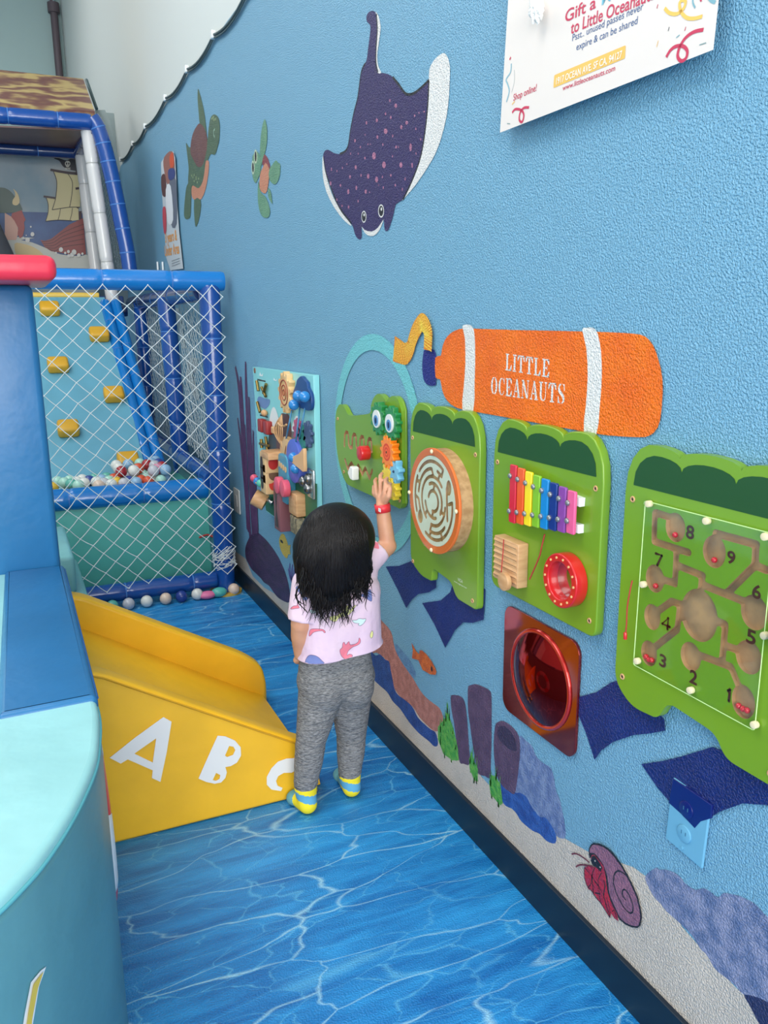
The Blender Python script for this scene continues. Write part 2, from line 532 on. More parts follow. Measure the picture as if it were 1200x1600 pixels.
RAY = (490, 0, 4.104); TUR = (240, 130, 5.162); TNK = (500, 470, 2.0); HOS = (570, 480, 8.571); COR = (560, 940, 3.529); LOW = (560, 900, 1.875)
OUT = (1000, 1180, 3.81); CRB = (880, 1300, 8.571); STK = (350, 540, 3.81); ONE = (0, 0, 1)

# sand
sand = [(4.9, .099), (4.9, .13)] + tw(ONE, [(384, 873), (395, 900), (413, 918), (453, 942), (520, 985), (576, 1045), (620, 1075), (700, 1155), (745, 1205), (790, 1255), (845, 1300), (879, 1308), (918, 1330), (990, 1355), (1024, 1380), (1067, 1449), (1147, 1540), (1190, 1580)]) + [(.55, .16), (.55, .099)]
mural('painted_sand', [sand], M_SAND, 'grey sandy sea bed painted along the foot of the wall')

# corals
vio = P('slate_blue_coral', (98, 118, 166), var=((128, 146, 186), 38, .1))
mural('painted_coral', [tw(COR, [(200, 230), (250, 280), (290, 330), (318, 400), (300, 425), (250, 375), (205, 320)])], P('wispy_coral', (88, 128, 172), var=((104, 150, 190), 60, .1)), 'thin blue-grey wisps of coral behind the salmon coral', 3)
mural('painted_coral', [tw(COR, [(60, 20), (95, 62), (130, 105), (180, 165), (197, 240), (215, 290), (250, 350), (300, 420), (335, 480), (370, 525), (420, 565), (450, 590), (470, 650), (455, 700), (430, 715), (400, 700), (340, 640), (300, 580), (255, 550), (200, 480), (178, 400), (150, 320), (100, 280), (60, 270)])], P('salmon_coral', (196, 132, 118), var=((168, 106, 92), 45, .12)), 'long salmon pink coral left of the purple tubes', 3)
mural('painted_coral', [tw(COR, [(40, 290), (70, 275), (95, 298), (120, 290), (145, 318), (170, 330), (178, 370), (190, 430), (200, 480), (220, 515), (255, 540), (290, 570), (310, 600), (330, 640), (370, 680), (400, 705), (425, 720), (440, 770), (434, 797), (415, 795), (390, 770), (345, 735), (310, 700), (270, 650), (230, 590), (190, 550), (160, 500), (110, 455), (70, 410), (40, 330)])], P('royal_blue_coral', (50, 84, 158), var=((36, 62, 130), 30, .12)), 'dark royal blue coral under the salmon coral', 3)
mural('painted_coral', [tw(COR, [(885, 745), (930, 770), (960, 800), (980, 850), (1020, 890), (1060, 915), (1080, 970), (1090, 1040), (1110, 1085), (1120, 1130), (1135, 1200), (1142, 1300), (1090, 1290), (1000, 1200), (900, 1090), (850, 1060), (880, 900)])], vio, 'bumpy slate blue coral right of the purple tubes', 3)
mural('painted_coral', [tw(COR, [(780, 1010), (820, 1025), (862, 1052), (895, 1055), (930, 1080), (955, 1130), (1000, 1185), (1030, 1190), (1060, 1225), (1090, 1285), (1086, 1332), (1040, 1320), (1000, 1280), (960, 1262), (900, 1212), (870, 1165), (845, 1140), (800, 1112)])], P('blue_coral_foot', (52, 98, 178), var=((38, 74, 150), 35, .12)), 'royal blue coral at the foot of the bumpy slate coral', 3)
mural('painted_coral', [tw(OUT, [(35, 745), (40, 710), (95, 670), (120, 682), (150, 680), (210, 700), (250, 735), (270, 762), (330, 800), (380, 792), (420, 812), (465, 845), (500, 820), (550, 828), (600, 840), (680, 880), (720, 920), (762, 962), (900, 1060), (960, 1260), (962, 1600), (860, 1560), (762, 1475), (620, 1425), (575, 1375), (520, 1330), (480, 1300), (440, 1260), (400, 1190), (360, 1150), (310, 1070), (250, 1010), (200, 965), (160, 930), (120, 880), (90, 850), (60, 800)])], P('lilac_coral', (98, 115, 156), var=((140, 147, 180), 32, .1)), 'big lilac blue coral right of the crab', 3)
mural('painted_rock', [tw(OUT, [(620, 1425), (700, 1440), (762, 1470), (850, 1530), (850, 1760), (790, 1760), (735, 1640), (690, 1560), (650, 1480)])], P('dark_navy', (38, 44, 88)), 'dark navy shape at the lower right end of the lilac coral', 2)
for i, (pts, lb) in enumerate((([(510, 530), (520, 515), (560, 520), (582, 540), (592, 575), (600, 640), (605, 700), (611, 800), (615, 895), (580, 893), (560, 885), (545, 800), (530, 680), (515, 600)], 'short dark purple tube sponge, left of the three'),
                               ([(605, 480), (615, 463), (650, 455), (690, 470), (725, 490), (735, 520), (736, 620), (735, 780), (732, 880), (728, 970), (700, 962), (660, 945), (645, 870), (630, 780), (618, 690), (606, 600)], 'tallest dark purple tube sponge, middle of the three'),
                               ([(755, 690), (765, 668), (800, 658), (850, 690), (885, 740), (893, 820), (885, 920), (875, 1000), (862, 1060), (830, 1045), (795, 1015), (765, 960), (750, 860), (748, 760)], 'dark purple tube sponge with a wide open mouth'))):
    t_ = mural('painted_tube_sponge', [tw(COR, pts)], P('plum_sponge', (84, 62, 90), var=((100, 76, 104), 25, .12)), lb, 3)
    hole = [[(520, 530), (560, 525), (588, 570), (592, 600), (560, 600), (525, 580)], [(612, 480), (650, 460), (725, 492), (735, 550), (700, 560), (640, 540)], [(772, 700), (785, 685), (820, 695), (860, 745), (876, 815), (850, 822), (800, 785), (768, 735)]][i]
    if i == 2: mural('sponge_mouth', [tw(COR, hole)], P('plum_dark', (58, 46, 76)), None, 3, parent=t_)


def grass(pts, seed, n, label):
    rnd = random.Random(seed); base = tw(COR, pts)
    o = mural('painted_seagrass', [base], P('grass_green', (66, 156, 62), var=((108, 180, 74), 60, .12)), label)
    ys = [p[0] for p in base]; zs = [p[1] for p in base]; lp = []
    for i in range(n):
        a, b = base[rnd.randrange(len(base))]; cy = (min(ys) + max(ys)) / 2
        a = a * .75 + cy * .25; z0 = b - .01; h = rnd.uniform(.025, .05); l = rnd.uniform(-.008, .008)
        lp.append([(a + .003, z0), (a + l, z0 + h), (a - .003, z0)])
    mural('grass_blade', lp, P('grass_green', (66, 156, 62)), None, parent=o)


grass([(490, 600), (505, 640), (530, 720), (550, 810), (555, 875), (520, 875), (470, 840), (440, 760), (440, 690), (465, 660), (480, 640)], 1, 34, 'bright green sea grass left of the short purple tube')
grass([(625, 830), (640, 880), (660, 920), (660, 992), (640, 985), (615, 920), (612, 870)], 2, 14, 'green sea grass tuft between the two tall purple tubes')
grass([(735, 955), (760, 965), (785, 1010), (798, 1112), (780, 1120), (730, 1060), (722, 990)], 3, 16, 'green sea grass tuft left of the open mouthed purple tube')

# far left seaweed and rock
weed = []; woff = []
for pts, w_ in (([(68, 125), (95, 300), (130, 850), (160, 1150)], .05), ([(100, 185), (110, 400), (145, 1100)], .06), ([(130, 95), (135, 300), (150, 700), (175, 1130)], .045), ([(150, 305), (160, 600), (168, 900), (185, 1120)], .05), ([(83, 430), (110, 650), (150, 1110)], .04), ([(125, 470), (155, 1110)], .05), ([(176, 505), (180, 800), (196, 1120)], .04), ([(190, 760), (203, 1110)], .03)):
    p = tw(STK, pts); q_ = stroke(p, [w_ * .5] + [w_] * (len(p) - 1)); woff += [.0003 * len(set(woff))] * len(q_); weed += q_
mural('painted_seaweed', weed, P('plum_weed', (84, 54, 92), var=((100, 62, 104), 14, .12)), 'tall plum seaweed stalks left of the busy board', offs=woff)
mural('painted_rock', [tw(STK, [(195, 1110), (235, 1140), (280, 1190), (320, 1250), (345, 1300), (362, 1340), (385, 1420), (395, 1525), (340, 1512), (305, 1480), (270, 1430), (240, 1410), (220, 1385), (190, 1355), (165, 1330), (145, 1295), (130, 1260), (127, 1215), (135, 1180), (160, 1130)])], P('plum_rock', (58, 44, 74), var=((76, 52, 88), 18, .1), stretch=(1, .5, 2)), 'dark plum oval rock under the busy board', 3)
y_ = mural('painted_fish', [tw(STK, [(330, 1150), (345, 1120), (362, 1128), (378, 1170), (384, 1190), (398, 1185), (394, 1215), (397, 1245), (384, 1240), (376, 1268), (350, 1240), (333, 1195)])], P('yellow_fish', (204, 178, 74)), 'yellow fish beside the child, right of the dark rock', 2)
mural('fish_eye', [ell(tw(STK, [(345, 1166)])[0], .022, .007)], P('ink', (24, 26, 34)), parent=y_)
mural('painted_seaweed', sum([stroke(tw(STK, q), [.008, .02, .015]) for q in ([(395, 1295), (392, 1340), (408, 1400)], [(410, 1300), (405, 1350), (408, 1410)], [(424, 1310), (418, 1355), (412, 1410)], [(434, 1325), (428, 1370), (416, 1415)], [(383, 1325), (395, 1380), (410, 1415)])], []), P('violet_wisp', (96, 96, 160)), 'small violet seaweed wisps by the child')

# manta ray
rb = mural('painted_manta_ray', [tw(RAY, [(375, 70), (352, 82), (341, 110), (345, 140), (365, 160), (366, 200), (360, 250), (352, 310), (345, 370), (335, 405), (315, 440), (303, 500), (293, 570), (285, 630), (265, 710), (252, 780), (240, 840), (232, 900), (222, 940), (205, 970), (170, 988), (130, 980), (95, 960), (72, 970), (62, 1005), (66, 1050), (80, 1110), (100, 1170), (130, 1260), (175, 1350), (240, 1430), (258, 1465), (265, 1495), (278, 1522), (295, 1536), (308, 1528), (312, 1500), (310, 1455), (330, 1475), (375, 1485), (415, 1460), (450, 1407), (455, 1450), (460, 1476), (472, 1482), (485, 1470), (500, 1425), (515, 1375), (530, 1310), (570, 1285), (600, 1235), (630, 1165), (665, 1080), (695, 980), (715, 860), (730, 730), (738, 620), (742, 515), (700, 555), (660, 590), (598, 604), (575, 580), (550, 540), (510, 495), (480, 476), (445, 468), (415, 468), (403, 420), (402, 350), (408, 260), (412, 190), (410, 120), (398, 78)])], P('manta_purple', (53, 43, 94)), 'dark purple spotted manta ray', 2)
wht = P('white', (232, 230, 226))
mural('manta_underside', [tw(RAY, [(742, 515), (745, 450), (760, 410), (790, 370), (830, 342), (850, 348), (868, 380), (878, 440), (875, 540), (870, 630), (855, 750), (820, 890), (790, 970), (760, 1030), (690, 1140), (630, 1220), (570, 1285), (600, 1235), (630, 1165), (665, 1080), (695, 980), (715, 860), (730, 730), (738, 620)]),
                          tw(RAY, [(63, 1000), (58, 1040), (62, 1130), (85, 1230), (135, 1330), (195, 1410), (245, 1450), (225, 1415), (170, 1340), (122, 1250), (92, 1160), (72, 1070)]),
                          tw(RAY, [(400, 76), (418, 100), (430, 150), (432, 190), (422, 270), (412, 340), (412, 390), (422, 435), (437, 467), (415, 468), (403, 420), (402, 350), (408, 260), (412, 190), (410, 120)]),
                          tw(RAY, [(310, 1450), (330, 1492), (355, 1510), (378, 1514), (405, 1500), (430, 1465), (452, 1405), (415, 1460), (375, 1485), (330, 1475)])], wht, 'white underside edges', 2, parent=rb)
mural('manta_outline', sum([stroke(tw(RAY, q), .007) for q in ([(742, 515), (738, 620), (730, 730), (715, 860), (695, 980), (665, 1080), (620, 1190), (575, 1280)], [(66, 1010), (80, 1100), (110, 1190), (140, 1270), (180, 1350), (245, 1432)], [(405, 90), (411, 190), (404, 300), (402, 400), (415, 465)], [(335, 405), (312, 450), (300, 520), (285, 630), (262, 720), (240, 830), (225, 930), (205, 970), (170, 988)], [(510, 495), (550, 545), (598, 604), (660, 590), (742, 515)])], []), P('ink', (24, 26, 34)), None, parent=rb)
spots = [(530, 678, 9, 14), (492, 645, 5, 10), (408, 772, 7, 13), (342, 788, 5, 12), (465, 730, 5, 10), (498, 754, 5, 12), (600, 787, 9, 12), (566, 815, 7, 14), (465, 842, 12, 18), (412, 879, 6, 12), (510, 872, 4, 10), (268, 903, 5, 12), (333, 864, 3, 6), (351, 925, 3, 7), (303, 943, 4, 9), (447, 928, 4, 10), (532, 943, 6, 10), (547, 943, 3, 7), (625, 945, 8, 26), (659, 826, 4, 9), (690, 893, 4, 8), (390, 1000, 12, 24), (332, 1014, 5, 10), (454, 1057, 12, 22), (563, 1058, 10, 18), (509, 1003, 3, 9), (635, 1060, 5, 17), (273, 1073, 7, 14), (188, 1077, 3, 9), (117, 1086, 4, 12), (152, 1097, 3, 8), (236, 1134, 6, 12), (353, 1130, 8, 17), (307, 1125, 4, 10), (407, 1152, 9, 20), (444, 1135, 3, 10), (498, 1125, 5, 9), (590, 1147, 4, 11), (111, 1176, 6, 14), (175, 1189, 5, 10), (277, 1205, 6, 14), (225, 1229, 7, 17), (337, 1229, 7, 14), (450, 1203, 4, 9), (527, 1188, 5, 9), (572, 1214, 4, 10), (152, 1280, 4, 8), (185, 1320, 4, 8), (227, 1328, 5, 11), (288, 1290, 4, 9), (240, 985, 3, 8), (289, 985, 3, 7), (651, 742, 4, 9), (712, 716, 4, 7), (679, 724, 3, 6), (367, 925, 3, 5), (216, 1052, 3, 6), (362, 1233, 3, 6), (420, 1188, 2, 6), (660, 985, 3, 8)]
mural('manta_spots', [[onv for onv in tw(RAY, [(x + a * math.cos(t), y + b * math.sin(t)) for t in [i * math.pi / 5 for i in range(10)]])] for x, y, a, b in spots], P('dusty_pink', (176, 112, 142)), 'dusty pink spots', parent=rb)
for cx, cy, a, b in ((325, 1390, 15, 37), (436, 1353, 18, 41)):
    el = lambda k, dx=0, dy=0: tw(RAY, [(cx + dx + a * k * math.cos(t), cy + dy + b * k * math.sin(t)) for t in [i * math.pi / 9 for i in range(18)]])
    e_ = mural('manta_eye', [el(1.05)], wht, None, parent=rb)
    mural('pupil', [el(.83)], P('ink', (24, 26, 34)), parent=e_); mural('glint', [el(.28, 2, -12)], wht, parent=e_)

# turtles
G1 = P('turtle_green', (72, 98, 76), var=((84, 112, 84), 20, .2)); BRN = P('shell_brown', (104, 66, 66), var=((120, 78, 72), 18, .2)); ORG = P('belly_orange', (206, 138, 108))
t1 = mural('painted_turtle', [tw(TUR, [(300, 520), (265, 480), (268, 530), (275, 590), (285, 690), (280, 790), (290, 840), (310, 850), (340, 850), (370, 845), (400, 790), (415, 720), (440, 650), (438, 560), (435, 440), (380, 420)])], G1, 'larger dark green turtle beside the small poster', 3)
mural('turtle_flipper', [tw(TUR, [(360, 45), (372, 75), (385, 120), (410, 230), (425, 350), (430, 430), (400, 380), (375, 330), (365, 230), (357, 120)])], G1, None, 3, parent=t1)
mural('turtle_head', [tw(TUR, [(485, 253), (460, 285), (447, 360), (440, 440), (433, 540), (410, 640), (425, 650), (445, 610), (458, 580), (475, 572), (492, 578), (505, 560), (520, 510), (532, 460), (537, 360), (530, 295), (512, 262)])], G1, None, 3, parent=t1)
mural('turtle_belly', [tw(TUR, [(425, 628), (448, 630), (448, 690), (440, 760), (420, 860), (390, 930), (350, 947), (315, 925), (308, 860), (318, 825), (345, 840), (370, 845), (400, 790), (415, 700)])], ORG, 'orange belly', 2, parent=t1)
mural('turtle_shell', [tw(TUR, [(370, 325), (345, 355), (322, 400), (305, 470), (300, 560), (325, 620), (355, 670), (385, 675), (410, 630), (430, 540), (435, 450), (425, 400), (400, 345)])], BRN, 'brown shell', 3, parent=t1)
mural('turtle_flipper', [tw(TUR, [(290, 800), (308, 830), (305, 950), (300, 1070), (280, 1095), (255, 1090), (247, 1040), (258, 900), (270, 830)])], G1, None, 3, parent=t1)
mural('turtle_flipper', [tw(TUR, [(330, 940), (382, 940), (380, 1040), (362, 1120), (342, 1160), (332, 1090)])], G1, None, 2, parent=t1)
mural('turtle_eye', stroke(tw(TUR, [(497, 370), (488, 385), (487, 415), (496, 436)]), .01), P('pale_line', (150, 180, 160)), parent=t1)
mural('turtle_speckles', [ell(tw(TUR, [q])[0], .011, .006, 8) for q in ((475, 285), (490, 295), (502, 290), (485, 275), (320, 760), (345, 775), (330, 790), (355, 800), (365, 770), (310, 745), (330, 740), (345, 760))], P('speckle', (150, 168, 120)), parent=t1)
G2 = P('light_turtle_green', (98, 146, 118), var=((112, 160, 126), 20, .2))
t2 = mural('painted_turtle', [tw(TUR, [(830, 550), (808, 575), (800, 600), (797, 680), (803, 760), (825, 805), (845, 770), (866, 720), (868, 660), (862, 590), (850, 562)])], G2, 'smaller light green turtle near the manta ray', 3)
mural('turtle_shell', [tw(TUR, [(890, 573), (905, 580), (925, 605), (940, 655), (942, 700), (925, 690), (900, 655), (885, 665), (880, 620)])], P('shell_red', (138, 66, 72)), 'dark red shell', 2, parent=t2)
mural('turtle_belly', [tw(TUR, [(905, 645), (880, 690), (862, 740), (858, 840), (880, 880), (908, 888), (925, 840), (935, 760), (937, 700), (925, 665)])], ORG, 'orange belly', 2, parent=t2)
for q in ([(900, 290), (915, 340), (920, 390), (918, 470), (905, 550), (885, 610), (872, 670), (864, 600), (862, 540), (868, 430), (882, 340)], [(990, 622), (1010, 645), (1025, 655), (1022, 740), (1000, 800), (975, 815), (945, 790), (932, 740), (940, 690), (960, 660)], [(930, 845), (950, 880), (957, 930), (962, 972), (945, 950), (928, 910)], [(848, 790), (858, 840), (875, 890), (905, 915), (932, 980), (943, 1040), (930, 1080), (900, 1085), (870, 1060), (850, 990), (843, 890)]):
    mural('turtle_flipper', [tw(TUR, q)], G2, None, 3, parent=t2)
for q in ((827, 592), (806, 680)):
    e_ = mural('turtle_eye', [ell(tw(TUR, [q])[0], .025, .028)], P('cream', (196, 210, 180)), None, parent=t2)
    mural('pupil', [ell(tw(TUR, [q])[0], .014, .02)], P('ink', (24, 26, 34)), parent=e_)

# porthole ring, hose and air tank
mural('painted_ring', [[ell((2.401, 1.014), .352, .352, 72), ell((2.401, 1.014), .302, .302, 72)[::-1]]], P('aqua_ring', (118, 200, 208)), 'pale aqua ring around the snapping crocodile board')
hp = [(400, 555, 110), (470, 590, 125), (560, 625, 125), (620, 560, 105), (655, 450, 95), (700, 330, 95), (760, 230, 95), (800, 205, 95), (850, 250, 90), (882, 340, 88), (885, 430, 82), (880, 575, 84)]
wp = tw(HOS, [(a, b) for a, b, c in hp]); ho = mural('painted_hose', stroke(wp, [.075, .07, .06, .052, .05, .052, .05, .05, .046, .046, .046, .046], 5), P('hose_orange', (236, 142, 28)), 'yellow and orange ribbed hose between ring and air tank', offs=[.00012 * i for i in range(60)])
cc_ = catmull(wp, 4, False); st_ = []
for i in range(1, len(cc_) - 1):
    a = np.array(cc_[i]); d = np.array(cc_[i + 1]) - np.array(cc_[i - 1]); d /= np.hypot(*d); n_ = np.array((-d[1], d[0])); wd = .032 if i < 10 else .024
    p0, p1 = a - n_ * wd + d * .006, a + n_ * wd - d * .006
    st_ += [[tuple(p0 - d * .0017), tuple(p1 - d * .0017), tuple(p1 + d * .0017), tuple(p0 + d * .0017)]]
mural('hose_ribs', st_, P('hose_yellow', (250, 212, 70)), 'yellow ribs', parent=ho, offs=[.00012 * (i * 5 / 4) + .0002 for i in range(60)])
mural('painted_valve', [tw(HOS, [(815, 570), (930, 568), (952, 600), (966, 650), (966, 1010), (950, 1045), (915, 1055), (860, 1042), (820, 1010), (795, 950), (780, 820), (785, 700), (795, 620)])], P('valve_navy', (28, 34, 122)), 'navy blue valve between hose and air tank', 2)
TO = P('tank_orange', (254, 120, 8), var=((240, 102, 6), 12, .2))
tk = mural('painted_air_tank', [tw(TNK, [(380, 172), (384, 150), (392, 125), (410, 102), (440, 88), (480, 87), (600, 91), (750, 94), (900, 98), (985, 103), (1020, 112), (1045, 140), (1063, 190), (1073, 240), (1074, 300), (1066, 375), (1050, 408), (1030, 422), (1000, 426), (900, 420), (800, 403), (700, 385), (580, 363), (480, 345), (430, 334), (400, 312), (385, 280), (378, 245), (364, 240), (363, 178)])], TO, 'bright orange air tank with two white bands', 2)
mural('tank_band', [tw(TNK, [(448, 82), (455, 75), (470, 75), (482, 85), (487, 120), (488, 180), (486, 260), (482, 343), (448, 341), (452, 270), (457, 200), (456, 120)])], wht, None, 2, parent=tk)
mural('tank_band', [tw(TNK, [(823, 92), (835, 84), (858, 85), (872, 105), (882, 160), (884, 240), (878, 330), (866, 422), (828, 408), (834, 330), (840, 240), (836, 150)])], wht, None, 2, parent=tk)


def glyph(ch):
    Rr = lambda a, b, c, d: [(a, b), (c, b), (c, d), (a, d)]
    arc = lambda cx, cy, rx, ry, a0, a1, n=12: [(cx + rx * math.cos(R(a0 + (a1 - a0) * i / n)), cy + ry * math.sin(R(a0 + (a1 - a0) * i / n))) for i in range(n + 1)]
    if ch == 'L': return [Rr(.14, .06, .36, .94), Rr(.02, .93, .48, 1), Rr(.02, 0, .82, .07), [(.82, .0), (.86, .36), (.8, .36), (.58, .07)]]
    if ch == 'I': return [Rr(.14, .1, .36, .9), Rr(.02, .93, .48, 1), Rr(.02, 0, .48, .07)]
    if ch == 'T': return [Rr(.37, .06, .6, .9), Rr(.04, .93, .92, 1), Rr(.24, 0, .73, .07), [(.04, 1), (.02, .66), (.08, .66), (.28, .93)], [(.92, 1), (.94, .66), (.88, .66), (.68, .93)]]
    if ch == 'E': return [Rr(.14, .06, .36, .94), Rr(.02, .93, .82, 1), Rr(.02, 0, .84, .07), Rr(.4, .47, .6, .54), Rr(.57, .36, .62, .65), [(.84, 0), (.88, .33), (.82, .33), (.6, .07)], [(.82, 1), (.84, .7), (.78, .7), (.58, .93)]]
    if ch == 'O':
        return [arc(.46, .5, .44, .5, 97, 263) + arc(.46, .5, .2, .44, 263, 97), arc(.5, .5, .44, .5, -83, 83) + arc(.5, .5, .2, .44, 83, -83)]
    if ch == 'C':
        return [arc(.5, .5, .46, .5, 97, 263) + arc(.5, .5, .22, .44, 263, 97), arc(.52, .5, .36, .5, 30, 85) + arc(.52, .5, .32, .43, 85, 30), arc(.52, .5, .36, .5, -85, -30) + arc(.52, .5, .32, .43, -30, -85), Rr(.8, .66, .86, .98)]
    if ch == 'A': return [[(.4, 1), (.58, 1), (.92, .06), (.66, .06)], [(.42, .93), (.46, .82), (.2, .06), (.12, .06)], Rr(.27, .3, .64, .36), Rr(0, 0, .32, .06), Rr(.56, 0, 1, .06)]
    if ch == 'N': return [Rr(.14, .05, .21, .95), Rr(.82, 0, .89, .95), [(.04, 1), (.32, 1), (.89, 0), (.66, .04)], Rr(.03, 0, .32, .06), Rr(.7, .94, 1, 1)]
    if ch == 'U': return [[(.12, .94), (.34, .94), (.34, .3), (.4, .13), (.5, .07), (.5, 0), (.3, .04), (.16, .16), (.12, .3)], [(.78, .94), (.85, .94), (.85, .3), (.78, .1), (.64, .01), (.54, 0), (.54, .06), (.66, .1), (.76, .2), (.78, .32)], Rr(0, .94, .46, 1), Rr(.66, .94, .98, 1)]
    if ch == 'S': return [[(.1, .78), (.16, .92), (.3, 1), (.44, 1), (.42, .94), (.3, .88), (.28, .78), (.36, .68), (.78, .44), (.86, .28), (.84, .14), (.72, .04), (.56, 0), (.56, .06), (.66, .12), (.66, .24), (.56, .34), (.2, .54), (.1, .66)], [(.5, 1), (.62, .98), (.72, .9), (.78, .66), (.84, .66), (.82, 1), (.76, 1), (.74, .96), (.66, 1), (.5, 1.0)], [(.5, 0), (.38, .02), (.26, .1), (.16, .36), (.1, .36), (.1, 0), (.16, 0), (.2, .05), (.34, 0)]]


def stencil(s, yl, yr, zb, zt, dz):
    adv = {'I': .56, 'L': .92, 'S': .95, 'T': .98, 'O': 1.0, 'N': 1.06, 'A': 1.02, 'U': 1.02}
    tot = sum(adv.get(c, .95) for c in s); u = 0; out = []
    for c in s:
        for g in glyph(c):
            q = []
            for a, b in g:
                t = (u + a * .92) / tot; q.append((yl + (yr - yl) * t, zb + dz * t + (zt - zb) * b))
            out.append(q)
        u += adv.get(c, .95)
    return out


mural('tank_lettering', stencil('LITTLE', 1.637, 1.460, 1.290, 1.328, -.008) + stencil('OCEANAUTS', 1.698, 1.403, 1.231, 1.272, 0.0), wht, 'white stencil lettering reading LITTLE OCEANAUTS', parent=tk)

# crocodile feet painted on the wall
NV = P('navy_foot', (14, 33, 100), var=((19, 42, 116), 14, .2))
mural('painted_foot', [tw(ONE, [(604, 885), (625, 884), (645, 876), (665, 870), (690, 880), (683, 905), (683, 918), (672, 925), (655, 928), (645, 936), (636, 950), (622, 920)])], NV, 'navy foot under the left leg of the round maze board')
mural('painted_foot', [tw(ONE, [(661, 942), (690, 938), (705, 925), (712, 900), (760, 920), (758, 955), (757, 968), (740, 973), (725, 972), (712, 985), (697, 1012), (680, 975)])], NV, 'navy foot under the right leg of the round maze board')
mural('painted_foot', [tw(LOW, [(640, 356), (700, 340), (745, 310), (790, 300), (900, 420), (902, 452), (860, 460), (810, 465), (750, 485), (715, 510), (695, 538), (670, 460), (645, 400)])], NV, 'navy foot under the left leg of the number maze board')
mural('painted_foot', [tw(LOW, [(832, 550), (900, 540), (960, 525), (1040, 500), (1100, 520), (1330, 620), (1330, 700), (1200, 670), (1130, 665), (1060, 690), (990, 735), (975, 740), (915, 660), (880, 620)])], NV, 'navy foot behind the wall socket')
# orange fish
f_ = mural('painted_fish', [tw(COR, [(298, 225), (310, 248), (322, 272), (340, 290), (342, 268), (355, 268), (382, 292), (410, 330), (428, 365), (435, 385), (430, 403), (400, 400), (375, 385), (358, 375), (345, 345), (336, 322), (300, 312), (305, 270)])], P('orange_fish', (222, 112, 40), var=((190, 84, 30), 50, .12)), 'small orange fish under the round maze board')
mural('fish_eye', [ell(tw(COR, [(409, 370)])[0], .006, .008)], P('ink', (24, 26, 34)), parent=f_)
# hermit crab
cb = mural('painted_crab', [tw(CRB, [(425, 140), (385, 165), (360, 215), (358, 290), (370, 350), (400, 320), (430, 290), (540, 440), (590, 600), (605, 760), (640, 900), (700, 1030), (765, 1165), (850, 1235), (930, 1270), (1010, 1280), (1050, 1245), (1070, 1140), (1055, 1020), (1020, 870), (960, 730), (890, 590), (800, 430), (700, 290), (620, 210), (520, 155)])], P('ink', (24, 22, 40)), 'red hermit crab in a mauve spiral shell')
mural('crab_shell', [tw(CRB, [(430, 165), (398, 182), (376, 225), (376, 275), (420, 275), (470, 315), (550, 430), (605, 580), (625, 760), (655, 880), (715, 1010), (780, 1145), (860, 1212), (935, 1245), (1005, 1253), (1030, 1225), (1048, 1135), (1032, 1020), (1000, 880), (940, 740), (870, 600), (780, 440), (680, 310), (600, 230), (510, 180)])], P('mauve', (154, 104, 128), var=((134, 92, 116), 60, .12)), 'mauve shell', 2, parent=cb)
mural('crab_body', [tw(CRB, [(300, 465), (380, 450), (440, 470), (385, 350), (400, 300), (440, 305), (500, 380), (555, 450), (580, 560), (596, 700), (612, 800), (650, 920), (700, 1020), (740, 1100), (755, 1190), (700, 1150), (655, 1080), (645, 1150), (600, 1080), (550, 990), (525, 950), (480, 910), (450, 850), (420, 830), (390, 770), (355, 765), (320, 690), (300, 590)])], P('crab_red', (186, 34, 58), var=((164, 40, 70), 60, .1)), 'red body and legs', parent=cb)
mural('crab_lines', sum([stroke(tw(CRB, q), w_) for q, w_ in (([(880, 600), (830, 550), (755, 515), (705, 555), (690, 660), (720, 790), (780, 920), (850, 1030), (915, 1080), (950, 1050), (945, 960), (900, 840), (850, 770), (815, 775), (812, 840), (858, 910)], .0032), ([(300, 465), (400, 590), (490, 720), (560, 850)], .002), ([(440, 470), (400, 570), (390, 680), (350, 740)], .002), ([(530, 540), (490, 620), (490, 720), (510, 900), (530, 960)], .002), ([(430, 650), (490, 720)], .002), ([(400, 560), (410, 700), (420, 820)], .0028), ([(560, 640), (575, 720), (560, 850), (600, 1000), (645, 1140)], .003), ([(600, 860), (620, 960), (650, 1080)], .002), ([(440, 810), (510, 820)], .003), ([(670, 1060), (700, 1050), (740, 1150)], .002), ([(300, 470), (300, 590), (330, 700), (400, 790), (450, 870), (520, 950), (640, 1140)], .0022))], []), P('ink', (24, 22, 40)), None, parent=cb)
mural('crab_face', [tw(CRB, [(400, 320), (440, 310), (500, 400), (540, 470), (520, 530), (470, 480), (410, 440), (385, 380)])], P('ink', (24, 22, 40)), parent=cb)
mural('crab_eye', [ell(tw(CRB, [q])[0], .0016, .0022, 10) for q in ((443, 380), (512, 465))], wht, parent=cb)
mural('crab_antennae', sum([stroke(tw(CRB, q), .0034) for q in ([(128, 292), (180, 285), (260, 320), (370, 405)], [(185, 462), (240, 435), (330, 440), (420, 460)])], []), P('antenna', (112, 38, 58)), None, parent=cb)
# pale bird painting seen through the side net
mural('painted_bird', [tw((180, 440, 3.077), q) for q in ([(285, 125), (310, 130), (342, 320), (322, 322)], [(345, 385), (370, 365), (400, 370), (395, 420), (372, 450), (410, 550), (400, 570), (385, 560), (350, 480)])], P('bird_white', (206, 214, 214)), 'pale white shapes behind the side net')

